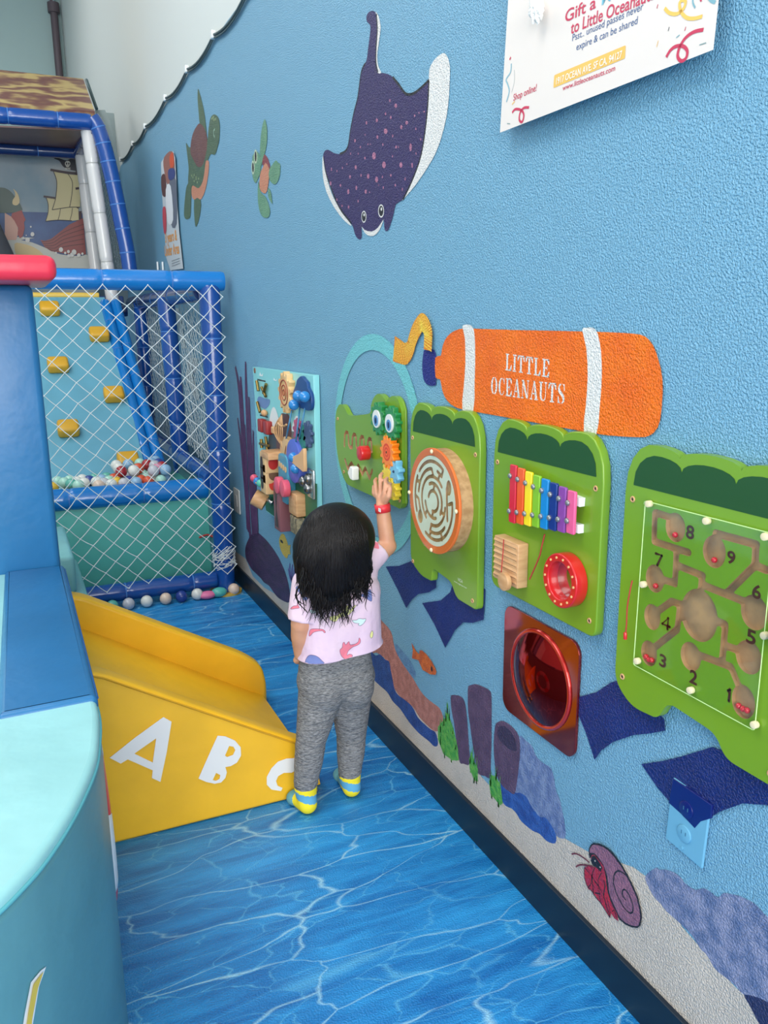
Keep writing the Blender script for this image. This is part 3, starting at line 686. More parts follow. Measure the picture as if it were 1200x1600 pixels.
# ================================================================ play boards on the wall
GRN = mat('apple_green_lacquer', (116, 156, 34), .32, spec=.5, coat=.3)
DKG = mat('dark_green_print', (30, 76, 36), .4)
WOOD = mat('routed_mdf', (192, 146, 108), .6, (60, .1), var=((150, 116, 92), 30, .2))
BEECH = mat('beech', (214, 170, 124), .45, var=((196, 148, 102), 20, .15), stretch=(1, 1, 5))
CREAM = mat('cream_peg', (230, 216, 176), .4)
STEEL = mat('steel', (150, 150, 150), .3, metal=1)
BLK = mat('screw_dark', (50, 44, 30), .5)
XF = -.022


def screws(pts, parent):
    for y, z in pts:
        s = ring('screw', (XF - .0005, y, z), .0045, .0018, BEECH, parent, seg=16, sides=6)
        sph('screw_head', (XF, y, z), (.002, .0036, .0036), BLK, s, 10)


def cloud_top(yl, yr, zt, zv, zside, zb, r, ins=0, n=9):
    """outline points of the top, left edge to right edge (y decreasing), three humps"""
    w3 = (yl - yr) / 3; out = []
    for k in range(3):
        a = yl - k * w3; b = a - w3; c = (a + b) / 2
        for i in range(n + 1):
            t = i / n; th = math.pi * (1 - t)
            y = c + (a - b) / 2 * -math.cos(math.pi * t) * -1
            base = zv
            if k == 0 and t < .5: base = zside
            if k == 2 and t > .5: base = zside
            out.append((c + (a - c) * math.cos(math.pi * t), base + (zt - base) * math.sin(math.pi * t) ** .9))
    return out


def rounded(poly, rads, n=6):
    out = []
    k = len(poly)
    for i in range(k):
        p = Vector(poly[i]); a = Vector(poly[i - 1]); b = Vector(poly[(i + 1) % k]); r = rads[i] if isinstance(rads, (list, tuple)) else rads
        if r <= 0: out.append(tuple(p)); continue
        u = (a - p); v = (b - p); r_ = min(r, u.length * .45, v.length * .45); p0 = p + u.normalized() * r_; p1 = p + v.normalized() * r_
        for j in range(n + 1):
            t = j / n; q = p0 * (1 - t) ** 2 + p * 2 * t * (1 - t) + p1 * t * t; out.append(tuple(q))
    return out


# --- round maze board
b2 = thing('activity_board', (0, 1.905, .68), 'green cloud-topped wall board with a big round wooden ball maze', 'activity board')
top = cloud_top(2.098, 1.712, 1.184, 1.165, 1.09, 0, 0)
low2 = rounded([(1.712, 1.0), (1.712, .679), (1.822, .679), (1.850, .716), (1.958, .726), (1.962, .686), (2.03, .683), (2.098, .712), (2.098, 1.0)], [0, .018, .03, .03, .02, .01, .03, .03, 0])
solid('panel', [top + low2], XF, -.002, GRN, b2, bev=.003)


def band(yl, yr, zt, zv, zs, zb, parent):
    t = cloud_top(yl, yr, zt, zv, zb + .003, 0, 0)
    o = flat('green_band', [t + [(yr, zb), (yl, zb)]], XF - .0006, DKG, parent); o['label'] = 'dark green cloud-shaped band'


band(2.079, 1.735, 1.164, 1.142, 1.10, 1.099, b2)
screws([(2.081, 1.08), (1.732, 1.08), (2.08, .715), (1.735, .70)], b2)
cy, cz, rr = 1.876, .939, .141
dk = cyl('maze_disc', (XF, cy, cz), (-.058, cy, cz), rr - .003, mat('cork_edge', (196, 156, 112), .7, (90, .3), var=((168, 128, 86), 60, .15)), b2, seg=64); dk['label'] = 'thick wooden disc'
MW = mat('maze_white', (226, 224, 214), .3); MO = mat('maze_orange', (232, 116, 58), .3)
cir = lambda r, n=64: ell((cy, cz), r, r, n)
solid('orange_rim', [cir(rr), cir(rr - .02)[::-1]], -.064, -.057, MO, dk, bev=.001)
polar = lambda r, a: (cy - r * math.cos(R(a)), cz + r * math.sin(R(a)))   # a: 0 right in view, 90 up


def arcp(r, a0, a1, n=14): return [polar(r, a0 + (a1 - a0) * i / n) for i in range(n + 1)]


r1, r2, r3, r4, r5 = .106, .086, .066, .046, .028
MZ = [arcp(r1, 60, 140), [polar(r1, 60), polar(r2, 58)], arcp(r2, 58, 75), [polar(r2, 66), polar(r3, 66)], arcp(r3, 45, 232), [polar(r3, 90), polar(r2, 96)], arcp(r2, 96, 172), [polar(r2, 152), polar(r1 - .002, 158)],
      arcp(r1, 150, 205), [polar(r1 - .004, 182), polar(r2, 186)], [polar(r2, 186), polar(r2, 212)], [polar(r3, 225), polar(r4, 222)], arcp(r4, 190, 290), arcp(r4 + .002, -35, 118), [polar(r4, 82), polar(r5, 90)], arcp(r5, -100, 165), [polar(r5, 268), polar(r4, 262)],
      [polar(r4, -25), polar(r3, -22)], arcp(r3, -100, -5), [polar(r3, 262), polar(r2, 258)], arcp(r2, 262, 318), [polar(r2, 300), polar(r1, 298)], [polar(r2, 262), polar(r1 - .003, 258)], arcp(r1 - .002, 245, 368), [polar(r1 - .002, 8), polar(r2, 5)], [polar(r2, 32), polar(r2, -25)]]


def mz(Y, Z):
    g = None
    for pl in MZ:
        for a, b in zip(pl[:-1], pl[1:]):
            d = dcap(Y, Z, a, b, .0048); g = d if g is None else np.minimum(g, d)
    for c, ry, rz in ((polar(.098, 31), .013, .02), (polar(.094, 217), .0145, .019)):
        d = (np.hypot((Y - c[0]) / ry, (Z - c[1]) / rz) - 1) * ry; g = np.minimum(g, d)
    return g


cl = contours(mz, cy - .125, cy + .125, cz - .125, cz + .125, .0018)
solid('maze_plate', [cir(rr - .0205)] + cl, -.0635, -.0585, MW, dk, cutmat=WOOD)
cv_ = solid('clear_cover', [cir(rr - .001)], -.0675, -.0655, mat('placeholder', (255, 255, 255)), dk)
ACR = bpy.data.materials.new('clear_acrylic'); ACR.use_nodes = True
_n = ACR.node_tree.nodes; _l = ACR.node_tree.links; _n.remove(_n['Principled BSDF'])
_t = _n.new('ShaderNodeBsdfTransparent'); _t.inputs[0].default_value = (.97, 1, .96, 1); _g = _n.new('ShaderNodeBsdfGlossy'); _g.inputs['Roughness'].default_value = .05; _x = _n.new('ShaderNodeMixShader'); _x.inputs[0].default_value = .055; _l.new(_t.outputs[0], _x.inputs[1]); _l.new(_g.outputs[0], _x.inputs[2]); _l.new(_x.outputs[0], _n['Material Output'].inputs[0])
cv_.data.materials[0] = ACR
for a in (90, 0, 180, 270):
    p = polar(rr - .008, a); sph('peg', (-.069, *p), (.004, .0058, .0058), CREAM, dk, 12)
text('board_lettering', 'VIGA', 1.812, 1.786, .732, .741, XF - .0008, mat('print_white', (226, 236, 214), .4), b2)
text('board_lettering', 'www.vigatoys.com', 1.832, 1.765, .7235, .728, XF - .0008, mat('print_white', (226, 236, 214), .4), b2)

# --- xylophone board
b3 = thing('activity_board', (0, 1.45, .77), 'green cloud-topped wall board with rainbow xylophone, wooden rasp and red drum', 'activity board')
solid('panel', [cloud_top(1.648, 1.248, 1.184, 1.166, 1.09, 0, 0) + rounded([(1.248, 1.0), (1.248, .770), (1.648, .770), (1.648, 1.0)], [0, .024, .03, 0])], XF, -.002, GRN, b3, bev=.003)
band(1.63, 1.27, 1.165, 1.144, 1.10, 1.101, b3)
screws([(1.630, 1.077), (1.270, 1.078), (1.269, .803), (1.632, .80)], b3)
xc = [(214, 40, 62), (240, 92, 36), (252, 222, 38), (134, 192, 44), (22, 134, 204), (22, 52, 130), (140, 70, 160), (236, 96, 148)]
for z_ in (1, 0):
    a = (1.545, 1.058 if z_ else .984); b = (1.3005, 1.045 if z_ else .990)
    st_ = stroke([a, b], .018, smooth=False); solid('white_rail', [st_[0]], -.036, XF, mat('rail_white', (236, 238, 236), .4), b3, bev=.001)
for i, c in enumerate(xc):
    t = i / 7; yc = 1.530 + (1.3165 - 1.530) * t; zt = 1.0875 - .0205 * t; zb = .954 + .0235 * t
    k = solid('xylophone_bar', [rrect(yc - .0125, yc + .0125, zb, zt, .004)], -.0455, -.0385, mat('bar_%d' % i, c, .28, coat=.4), b3, bev=.002)
    for zz in (zt - .026, zb + .026):
        sph('bolt', (-.047, yc + .008, zz), (.005, .0062, .0062), mat('bolt_grey', (140, 142, 144), .35, metal=.6), k, 12)
# rasp
rs = boxo('rasp', (-.036, 1.5425, .860), (.028, .100, .104), BEECH, b3, .002); rs['label'] = 'ribbed wooden rasp'
for i in range(7):
    z_ = .820 + .0138 * i
    bm = bmesh.new(); V = [bm.verts.new(v) for y_ in (1.592, 1.497) for v in ((-.0495, y_, z_ - .0045), (-.0495, y_, z_ + .0045), (-.0525, y_, z_ - .001))]
    bm.faces.new(V[0:3]); bm.faces.new(V[3:6][::-1])
    for a, b in ((0, 1), (1, 2), (2, 0)): bm.faces.new((V[a], V[a + 3], V[b + 3], V[b]))
    bmesh.ops.recalc_face_normals(bm, faces=bm.faces[:]); bmput('ridge', bm, BEECH, rs)
REDC = mat('red_cord', (176, 52, 48), .7)
tube('cord', [onx(787, 843, -.055), onx(786, 862, -.056), onx(784, 885, -.058), onx(783, 898, -.060)], .0013, REDC, b3, 8)
mlt = cyl('beater', tuple(onx(785, 909, -.072)), tuple(onx(785, 909, -.072) + Vector((.012, 0, 0))), .0215, BEECH, b3, seg=40, bev=.002); mlt['label'] = 'round wooden beater on a red cord'
tube('cord', [(-.026, 1.428, .949), (-.028, 1.433, .925), (-.03, 1.437, .900), (-.034, 1.447, .872), (-.038, 1.462, .838)], .0016, REDC, b3, 8)
# drum
RDL = mat('red_lacquer', (206, 30, 34), .28, coat=.5)
dy, dz_ = 1.336, .873
dr = solid('drum', [ell((dy, dz_), .058, .058, 56), ell((dy, dz_), .040, .040, 56)[::-1]], -.052, XF, RDL, b3, bev=.003); dr['label'] = 'red ring drum with a mirror inside'
for i in range(14):
    a = 2 * math.pi * i / 14; cyl('rivet', (-.0535, dy + .049 * math.cos(a), dz_ + .049 * math.sin(a)), (-.0515, dy + .049 * math.cos(a), dz_ + .049 * math.sin(a)), .0026, mat('rivet_tan', (236, 190, 130), .4), dr, seg=10)
cyl('mirror', (-.0265, dy, dz_), (XF - .001, dy, dz_), .0405, mat('mirror', (200, 205, 205), .04, metal=1), dr, seg=40)

# --- number maze board
b4 = thing('activity_board', (0, .98, .68), 'green cloud-topped wall board with numbered bead maze under clear plastic', 'activity board')
hw = .392
yl, yr = 1.184, 1.184 - hw
low4 = rounded([(yr, 1.0), (yr, .682), (yr + .11, .682), (yr + .135, .716), (yr + .247, .724), (yr + .27, .681), (yr + .342, .674), (yl, .708), (yl, 1.0)], [0, .02, .03, .03, .02, .015, .03, .03, 0])
out4 = cloud_top(yl, yr, 1.184, 1.168, 1.09, 0, 0) + low4
Q4 = (980, 760, 4.0)
g = lambda *q: tw(Q4, q, -.025)
LN = [g((170, 165), (290, 205)), g((165, 170), (160, 345)), g((160, 345), (375, 415)), g((300, 400), (290, 610)), g((285, 605), (200, 580)), g((305, 495), (465, 560)), g((460, 560), (445, 730)), g((470, 620), (770, 740)), g((620, 665), (785, 500)), g((790, 495), (862, 525)), g((790, 500), (795, 370)), g((800, 365), (545, 295)), g((545, 295), (540, 380)),
      g((180, 785), (270, 720), (400, 765)), g((320, 760), (305, 895), (160, 1010)), g((480, 815), (605, 865), (585, 1095)), g((600, 995), (740, 1045)), g((400, 1040), (640, 1130), (705, 1290))]
CI = [((293, 258), .0235, .026), ((165, 578), .0235, .026), ((535, 410), .0245, .0275), ((785, 790), .026, .0285), ((750, 1070), .0255, .028), ((148, 818), .021, .0245), ((128, 1045), .021, .0245), ((388, 1065), .0235, .026), ((717, 1348), .0235, .0285), ((440, 808), .041, .046)]
CC = [(tw(Q4, [c], -.025)[0], a, b) for c, a, b in CI]


def m4(Y, Z):
    G = None
    for pl in LN:
        for a, b in zip(pl[:-1], pl[1:]):
            d = dcap(Y, Z, a, b, .0068); G = d if G is None else np.minimum(G, d)
    for c, a, b in CC: G = np.minimum(G, (np.hypot((Y - c[0]) / a, (Z - c[1]) / b) - 1) * a)
    return G


cl4 = contours(m4, .84, 1.15, .75, 1.1, .0022)
pb = solid('panel', [out4] + cl4, XF, -.0125, GRN, b4, cutmat=WOOD)
solid('backing', [out4], -.0127, -.002, GRN, b4, bev=.003)
# routed floor of the grooves in bare wood
flat('groove_floor', cl4, -.0131, WOOD, b4)
band(1.163, yr + .021, 1.166, 1.146, 1.10, 1.104, b4)
screws([(1.163, 1.077), (1.162, .724), (yr + .021, 1.078), (yr + .021, .702)], b4)
ac = solid('clear_cover', [rounded([(1.126, 1.082), (.845, 1.085), (.845, .762), (1.127, .764)], .006)], -.0285, -.0255, ACR, b4, bev=.0006)
tube('cover_edge', [(-.0284, y, z) for y, z in rounded([(1.126, 1.082), (.845, 1.085), (.845, .762), (1.127, .764)], .006)] + [(-.0284, 1.123, 1.082)], .0009, mat('acrylic_edge', (206, 240, 160), .3), b4, 6)
for q in ((128, 110), (488, 217), (92, 614), (55, 1093), (388, 1276), (788, 1492), (852, 934), (855, 315)):
    p = tw(Q4, [q], -.032)[0]; cyl('peg', (-.034, *p), (-.024, *p), .0062, CREAM, b4, seg=18, bev=.0015)
BRW = mat('number_brown', (78, 30, 26), .4)
for ch, (x0, y0), (x1, y1) in (('8', (362, 245), (412, 328)), ('9', (618, 405), (668, 484)), ('7', (168, 423), (210, 498)), ('6', (775, 616), (830, 702)), ('4', (210, 817), (262, 892)), ('5', (738, 897), (798, 985)), ('3', (195, 1053), (238, 1130)), ('2', (383, 1152), (432, 1236)), ('1', (615, 1265), (642, 1345))):
    a = tw(Q4, [(x0, (y0 + y1) / 2 - 8)], -.025)[0]; b = tw(Q4, [(x1, (y0 + y1) / 2 + 8)], -.025)[0]; t = tw(Q4, [((x0 + x1) / 2, y0)], -.025)[0]; u = tw(Q4, [((x0 + x1) / 2, y1)], -.025)[0]
    DG = {'1': [[(.25, .78), (.62, .98), (.62, .03)]], '4': [[(.72, .03), (.72, .97), (.08, .30), (.98, .30)]], '7': [[(.05, .96), (.93, .96), (.38, .03)]]}
    if ch in DG:
        flat('number', sum([stroke([(a[0] + (b[0] - a[0]) * s, u[1] + (t[1] - u[1]) * v) for s, v in q], .0052, smooth=False) for q in DG[ch]], []) + [ell((a[0] + (b[0] - a[0]) * s, u[1] + (t[1] - u[1]) * v), .0026, .0026, 10) for q in DG[ch] for s, v in q], XF - .0007, BRW, b4)
    else: text('number', ch, a[0], b[0], u[1], t[1], XF - .0007, BRW, b4, thick=.022)
BEAD = mat('red_bead', (206, 24, 48), .22, coat=.6)
for q in ((298, 303), (176, 622), (543, 460), (117, 1064), (135, 1083), (153, 1086), (695, 1372), (722, 1390), (748, 1400)):
    p = tw(Q4, [q], -.019)[0]; sph('bead', (-.0187, *p), .0052, BEAD, b4, 14)
cyl('knob', (-.062, .786, .937), (-.03, .786, .937), .026, mat('knob_orange', (240, 112, 34), .25, coat=.5), b4, seg=36, bev=.006)['label'] = 'orange knob'
tube('cord', [onx(988, 907, -.03), onx(984, 925, -.034), onx(980, 950, -.034), onx(979, 975, -.033), onx(977, 992, -.033)], .0014, REDC, b4, 8, 4)
cyl('cord_tip', onx(977, 988, -.033), onx(977, 999, -.033), .0036, RDL, b4, seg=14, bev=.001)

# --- crocodile head board
b1 = thing('activity_board', (0, 2.42, .855), 'green crocodile head wall board with cog eyes and sliding knobs', 'activity board')
o1 = [(2.690, .99), (2.694, 1.06), (2.682, 1.10), (2.655, 1.124), (2.625, 1.127), (2.600, 1.116), (2.578, 1.101), (2.55, 1.097), (2.45, 1.110), (2.385, 1.122), (2.378, 1.145), (2.355, 1.172), (2.325, 1.186), (2.298, 1.185), (2.272, 1.174), (2.262, 1.168), (2.245, 1.178), (2.215, 1.188), (2.185, 1.183), (2.162, 1.160), (2.154, 1.12), (2.154, .9), (2.154, .872), (2.172, .855), (2.2, .855), (2.4, .855), (2.56, .855), (2.60, .860), (2.636, .883), (2.672, .930)]
B1 = (510, 600, 8); s1 = lambda *q: tw(B1, q, XF)
WV = []
for k in range(4):
    x = 225 + k * 96; y = 770 + k * 28
    WV += [s1((x, y), (x + 4, y - 130)), s1((x + 4, y - 130), (x + 20, y - 170), (x + 44, y - 160), (x + 50, y - 120)), s1((x + 50, y - 120), (x + 55, y - 10))]
    if k < 3: WV += [s1((x + 55, y - 10), (x + 72, y + 24), (x + 92, y + 20), (x + 96, y + 28))]
ZZ = [s1((232, 945), (268, 1060), (312, 985), (368, 1080), (398, 1015), (448, 1130), (485, 1050), (540, 1180), (572, 1080))]


def m1(Y, Z):
    G = None
    for pl in WV + ZZ:
        for a, b in zip(pl[:-1], pl[1:]):
            d = dcap(Y, Z, a, b, .0062); G = d if G is None else np.minimum(G, d)
    return G


c1 = contours(m1, 2.33, 2.65, .88, 1.08, .002)
solid('panel', [catmull(o1, 3)] + c1, XF, -.010, GRN, b1, cutmat=WOOD)
solid('backing', [catmull(o1, 3)], -.0102, -.002, GRN, b1, bev=.003); flat('groove_floor', c1, -.0106, WOOD, b1)
screws([(2.668, 1.075), (2.185, 1.068), (2.17, .88), (2.62, .895)], b1)


def cog(name, c, r, n, x0, x1, m, parent, d=.22, rot=0):
    pts = []
    for i in range(n * 8):
        t = i / (n * 8) * 2 * math.pi; f = .5 + .5 * math.tanh(3.2 * math.sin(n * t + rot)); q = r * (1 - d + d * f); pts.append((c[0] + q * math.cos(t), c[1] + q * math.sin(t)))
    return solid(name, [pts], x0, x1, m, parent, bev=.0015, smooth=50)


KG = mat('cog_green', (34, 128, 62), .3, coat=.4)
for c in ((2.264, 1.117), (2.180, 1.112)):
    k = cog('eye_cog', c, .051, 12, -.052 if c[0] > 2.2 else -.048, -.03, KG, b1, .2, 0 if c[0] > 2.2 else 3.1)
    xe = -.052 if c[0] > 2.2 else -.048
    cyl('eye_white', (xe - .0035, *c), (xe, *c), .027, mat('eye_white', (226, 228, 226), .3), k, seg=32)
    cyl('iris', (xe - .0045, c[0], c[1] - .005), (xe - .003, c[0], c[1] - .005), .0165, mat('iris_blue', (88, 142, 190), .3), k, seg=28)
    sph('pupil', (xe - .005, c[0], c[1] - .005), (.001, .007, .010), mat('pupil_navy', (24, 44, 84), .3), k, 14)
cog('yellow_cog', (2.232, 1.070), .028, 7, -.036, -.025, mat('cog_lime', (214, 214, 60), .3, coat=.4), b1, .25)
k = cog('orange_cog', (2.200, 1.024), .050, 13, -.050, -.027, mat('cog_orange', (246, 132, 26), .3, coat=.4), b1, .22)
for r_, m_ in ((.026, mat('cog_red', (216, 66, 34), .3)), (.020, mat('cog_orange2', (238, 108, 40), .3)), (.015, mat('cog_red', (216, 66, 34), .3)), (.009, mat('cog_orange2', (238, 108, 40), .3)), (.004, BLK)):
    cyl('printed_ring', (-.0503 - (.03 - r_) * .03, 2.200, 1.024), (-.049, 2.200, 1.024), r_, m_, k, seg=32)
k = cog('blue_cog', (2.158, .972), .036, 7, -.046, -.026, mat('cog_blue', (122, 192, 222), .3, coat=.4), b1, .34); sph('pin', (-.047, 2.158, .972), .004, mat('pupil_navy', (24, 44, 84), .3), k, 10)
cog('yellow_cog', (2.212, .957), .034, 9, -.046, -.026, mat('cog_yellow', (244, 214, 62), .3, coat=.4), b1, .28, 1)
cog('yellow_cog', (2.178, .915), .034, 9, -.046, -.026, mat('cog_yellow', (244, 214, 62), .3, coat=.4), b1, .28, 0)
pc = onx(510 + 470 / 8, 600 + 862 / 8, -.045); kb = cyl('red_knob', (-.062, pc.y, pc.z), (-.03, pc.y, pc.z), .0235, RDL, b1, seg=32, bev=.003)
cyl('knob_stem', (-.031, pc.y, pc.z), (-.012, pc.y, pc.z), .0055, BEECH, kb, seg=14)
pc = onx(510 + 330 / 8, 600 + 1105 / 8, -.04); p_ = (pc.y, pc.z)
wk = solid('white_knob', [rounded([(p_[0] + .024, p_[1] - .004), (p_[0] + .002, p_[1] + .022), (p_[0] - .022, p_[1] + .020), (p_[0] - .020, p_[1] - .024), (p_[0] + .004, p_[1] - .022)], .006)], -.05, -.026, mat('knob_white', (240, 240, 236), .3), b1, bev=.003)

# --- busy board far along the wall
PT = thing('busy_board', (0, 3.31, .55), 'tall pale aqua busy board crowded with cogs, blocks, wires and beads', 'activity board')
BX = -.026
solid('panel', [[(3.73, 1.207), (2.90, 1.213), (2.906, .55), (3.60, .55), (3.70, .74)]], BX, -.002, mat('aqua_board', (140, 212, 214), .35, coat=.2), PT, bev=.002)
PN = (380, 560, 5.715); b_ = lambda *q, X=BX: tw(PN, q, X)
bf = lambda nm, q, rgb, lift=.0008, sm=0: flat(nm, [catmull(b_(*q), sm) if sm else b_(*q)], BX - lift, mat('bb_%d_%d_%d' % rgb, rgb, .45), PT)
bf('printed_hills', [(150, 960), (200, 1010), (300, 1040), (420, 1080), (560, 1100), (662, 1120), (662, 1420), (400, 1500), (205, 1355)], (44, 108, 76))
bf('printed_mountain', [(228, 830), (240, 620), (270, 560), (300, 560), (330, 700), (330, 860)], (62, 72, 82), .001, 3)
bf('printed_mountain', [(300, 800), (330, 520), (380, 495), (415, 520), (440, 700), (450, 860)], (94, 62, 62), .0012, 3)
bf('printed_mountain', [(430, 820), (450, 600), (480, 540), (520, 600), (580, 820)], (108, 112, 116), .0014, 3)
bf('printed_snowcap', [(238, 560), (260, 450), (285, 440), (310, 500), (318, 560), (280, 610)], (226, 230, 230), .0018, 3)
bf('printed_snowcap', [(435, 640), (460, 540), (485, 512), (520, 560), (520, 620), (470, 650)], (226, 230, 230), .0020, 3)
bf('printed_bird', [(150, 120), (165, 150), (180, 130), (175, 160), (145, 155)], (226, 236, 236), .001)
bf('printed_bird', [(275, 170), (290, 195), (305, 180), (300, 205), (272, 195)], (226, 236, 236), .001)
bf('printed_patch', [(140, 340), (200, 360), (240, 370), (230, 420), (190, 450), (130, 400)], (106, 136, 186), .001, 3)
for a, b in (((128, 188), (200, 205)), ((150, 505), (220, 525))): flat('printed_line', stroke(b_(a, b), .006, smooth=False), BX - .001, BLK, PT)
cyl('screw', (BX - .003, *b_((105, 108))[0]), (BX, *b_((105, 108))[0]), .012, mat('bb_rust', (132, 92, 74), .5), PT, seg=14)


def bsolid(nm, q, th, rgb, sm=0, x0=0, **k):
    p = b_(*q, X=BX - th); p = catmull(p, sm) if sm else p
    return solid(nm, [p], BX - x0 - th, BX - x0, mat('bb_%d_%d_%d' % rgb, rgb, .4), PT, bev=min(.002, th * .3), **k)


p0 = b_((368, 305), X=-.05)[0]
sn = cog('sun_cog', p0, .084, 13, -.052, BX, mat('pine', (232, 196, 142), .5, var=((206, 164, 108), 14, .15)), PT, .2)
for r_ in (.05, .03, .012): ring('burnt_ring', (-.053, *p0), r_, .0022, mat('bb_burnt', (150, 60, 44), .5), sn, seg=30, sides=6)
bsolid('cloud', [(515, 158), (540, 185), (565, 215), (572, 260), (600, 320), (606, 420), (590, 465), (540, 455), (450, 405), (442, 310), (468, 240), (480, 190)], .014, (30, 72, 130), 3)
BLB = mat('blue_bead', (44, 130, 200), .25, coat=.5)
for q in ((490, 335), (548, 342), (452, 415), (448, 885), (468, 985)):
    sph('bead', onx(380 + q[0] / 5.715, 560 + q[1] / 5.715, -.062), .021, BLB, PT, 16)
for a, b in (((510, 400), (455, 880)), ((560, 405), (490, 760)), ((440, 430), (370, 790))):
    tube('wire', [onx(380 + a[0] / 5.715, 560 + a[1] / 5.715, -.028), onx(380 + (a[0] + b[0]) / 11.43, 560 + (a[1] + b[1]) / 11.43, -.06), onx(380 + b[0] / 5.715, 560 + b[1] / 5.715, -.028)], .0035, mat('wire_blue', (64, 128, 168), .35), PT, 8, 5)
bw = mat('balloon_wood', (206, 162, 116), .5)
for k in range(5):
    e = .04 - .02 * k; pp = [b_((345 + e * 900 * math.sin(math.pi * t), 505 + 270 * t), X=-.04)[0] for t in [i / 10 for i in range(11)]]
    tube('balloon_rib', [(-.04 - .015 * math.sin(math.pi * i / 10), *q) for i, q in enumerate(pp)], .0028, bw, PT, 6)
tube('balloon_ring', [onx(380 + x / 5.715, 560 + y / 5.715, -.052) for x, y in ((312, 575), (330, 600), (352, 608), (375, 600), (385, 590))], .0045, bw, PT, 6, 3)
boxo('balloon_basket', (-.04, *b_((345, 765), X=-.045)[0]), (.02, .022, .03), bw, PT, .004)
for c_, rgb in (((478, 650), (176, 84, 120)), ((520, 715), (48, 132, 118)), ((568, 680), (66, 84, 120))):
    cog('small_cog', b_(c_, X=-.04)[0], .052, 9, -.040, -.028, mat('bb_%d_%d_%d' % rgb, rgb, .4), PT, .3)
for c_ in ((150, 600), (200, 620)):
    p_ = b_(c_, X=-.05)[0]; boxo('red_block', (-.04, *p_), (.03, .055, .058), mat('bb_red', (150, 44, 44), .4), PT, .006)
for c_, rr_, rgb in (((395, 875), .082, (206, 170, 124)), ((478, 915), .088, (84, 104, 196))):
    cyl('wheel', (-.048 if rgb[0] > 100 else -.056, *b_(c_, X=-.04)[0]), (BX, *b_(c_, X=-.04)[0]), rr_, mat('bb_%d_%d_%d' % rgb, rgb, .4), PT, seg=40, bev=.003)
for k in range(6):
    p_ = b_((372 + 14 * k, 830 + 22 * k), X=-.05)[0]; flat('wheel_slot', [ell(p_, .007, .03, 12, .5)], -.0485, mat('bb_slot', (140, 84, 60), .5), PT)
bsolid('wooden_tree', [(480, 905), (510, 870), (560, 845), (600, 800), (606, 900), (606, 1005), (570, 985), (520, 945)], .014, (220, 174, 126), 3, .03)
# letter blocks on a rod
for i, (q, ic) in enumerate((((232, 925), (190, 40, 40)), ((235, 1020), (110, 80, 60)), ((238, 1110), (206, 60, 46)))):
    p_ = b_(q, X=-.07)[0]; bk = boxo('picture_block', (-.065, *p_), (.07, .085, .088), mat('block_wood', (216, 180, 132), .5), PT, .005)
    flat('block_picture', [ell((p_[0] + .012, p_[1]), .02, .027, 16)], -.1008, mat('bb_dark', (60, 48, 44), .5), bk)
    bm = bmesh.new(); addsph(bm, (-.065, p_[0] - .0428, p_[1]), (.022, .001, .028), 20); bmput('block_picture', bm, mat('bb_%d_%d_%d' % ic, ic, .5), bk)
boxo('wooden_shelf', (-.065, *b_((262, 858), X=-.07)[0]), (.08, .11, .03), BEECH, PT, .003)
bo = b_((380, 1080), X=-.05)[0]
tr = solid('toy_tram', [rrect(bo[0] - .062, bo[0] + .066, bo[1] - .10, bo[1] + .105, .03)], -.062, BX, mat('tram_blue', (66, 146, 176), .35), PT, bev=.006); tr['label'] = 'blue wooden tram with pink wheels'
for k in range(4): cyl('window', (-.0635, bo[0] + .042 - .028 * k, bo[1] + .060 - .004 * k), (-.06, bo[0] + .042 - .028 * k, bo[1] + .060 - .004 * k), .0125, mat('block_wood', (216, 180, 132), .5), tr, seg=16)
for q in ((330, 1130), (382, 1160)):
    p_ = b_(q, X=-.08)[0]; cyl('wheel', (-.098, *p_), (-.07, *p_), .035, mat('wheel_pink', (222, 92, 116), .35), tr, seg=28, bev=.004)
tube('bead_wire', [onx(397, 742, -.05), onx(398, 752, -.1), onx(404, 757, -.1), onx(413, 762, -.05)], .003, bw, PT, 6, 4)
for q, rgb in (((397, 747), (214, 84, 112)), ((402, 752), (54, 122, 190)), ((407, 755), (84, 180, 160))): sph('bead', onx(*q, -.095), .018, mat('bb_%d_%d_%d' % rgb, rgb, .3), PT, 14)
a_ = onx(397, 776, -.10); c_ = onx(415, 786, -.055); rl = cyl('roller', a_, c_, .038, BEECH, PT, seg=14); rl['label'] = 'ribbed wooden roller'
tube('metal_faucet', [onx(417, 780, -.04), onx(422, 783, -.08), onx(425, 786, -.06), onx(434, 783, -.04)], .008, STEEL, PT, 8, 4)
p_ = b_((350, 1335), X=-.05)[0]; hg = boxo('hourglass_frame', (-.05, *p_), (.05, .085, .19), mat('bb_plum', (134, 84, 92), .4), PT, .003)
flat('sand_glass', [[(p_[0] + .03, p_[1] + .08), (p_[0] - .02, p_[1] + .08), (p_[0] + .004, p_[1]), (p_[0] - .02, p_[1] - .08), (p_[0] + .03, p_[1] - .08), (p_[0] + .008, p_[1])]], -.0758, mat('bb_dark2', (66, 30, 44), .3), hg)
p_ = b_((450, 1300), X=-.06)[0]; boxo('wooden_house', (-.045, *p_), (.04, .10, .09), BEECH, PT, .004)
boxo('wooden_house', (-.05, p_[0] - .01, p_[1] - .085), (.035, .085, .07), mat('stone_wood', (150, 138, 110), .6, var=((90, 84, 70), 60, .1)), PT, .003)
p_ = b_((580, 1120), X=-.045)[0]
boxo('switch_plate', (-.032, *p_), (.012, .075, .115), mat('chrome_plate', (190, 196, 196), .25, metal=.8), PT, .006)
for d_ in ((.0, .02), (.008, -.02), (.06, .0)): sph('metal_latch', (-.045, p_[0] + d_[0], p_[1] + d_[1]), (.016, .018, .022), STEEL, PT, 12)
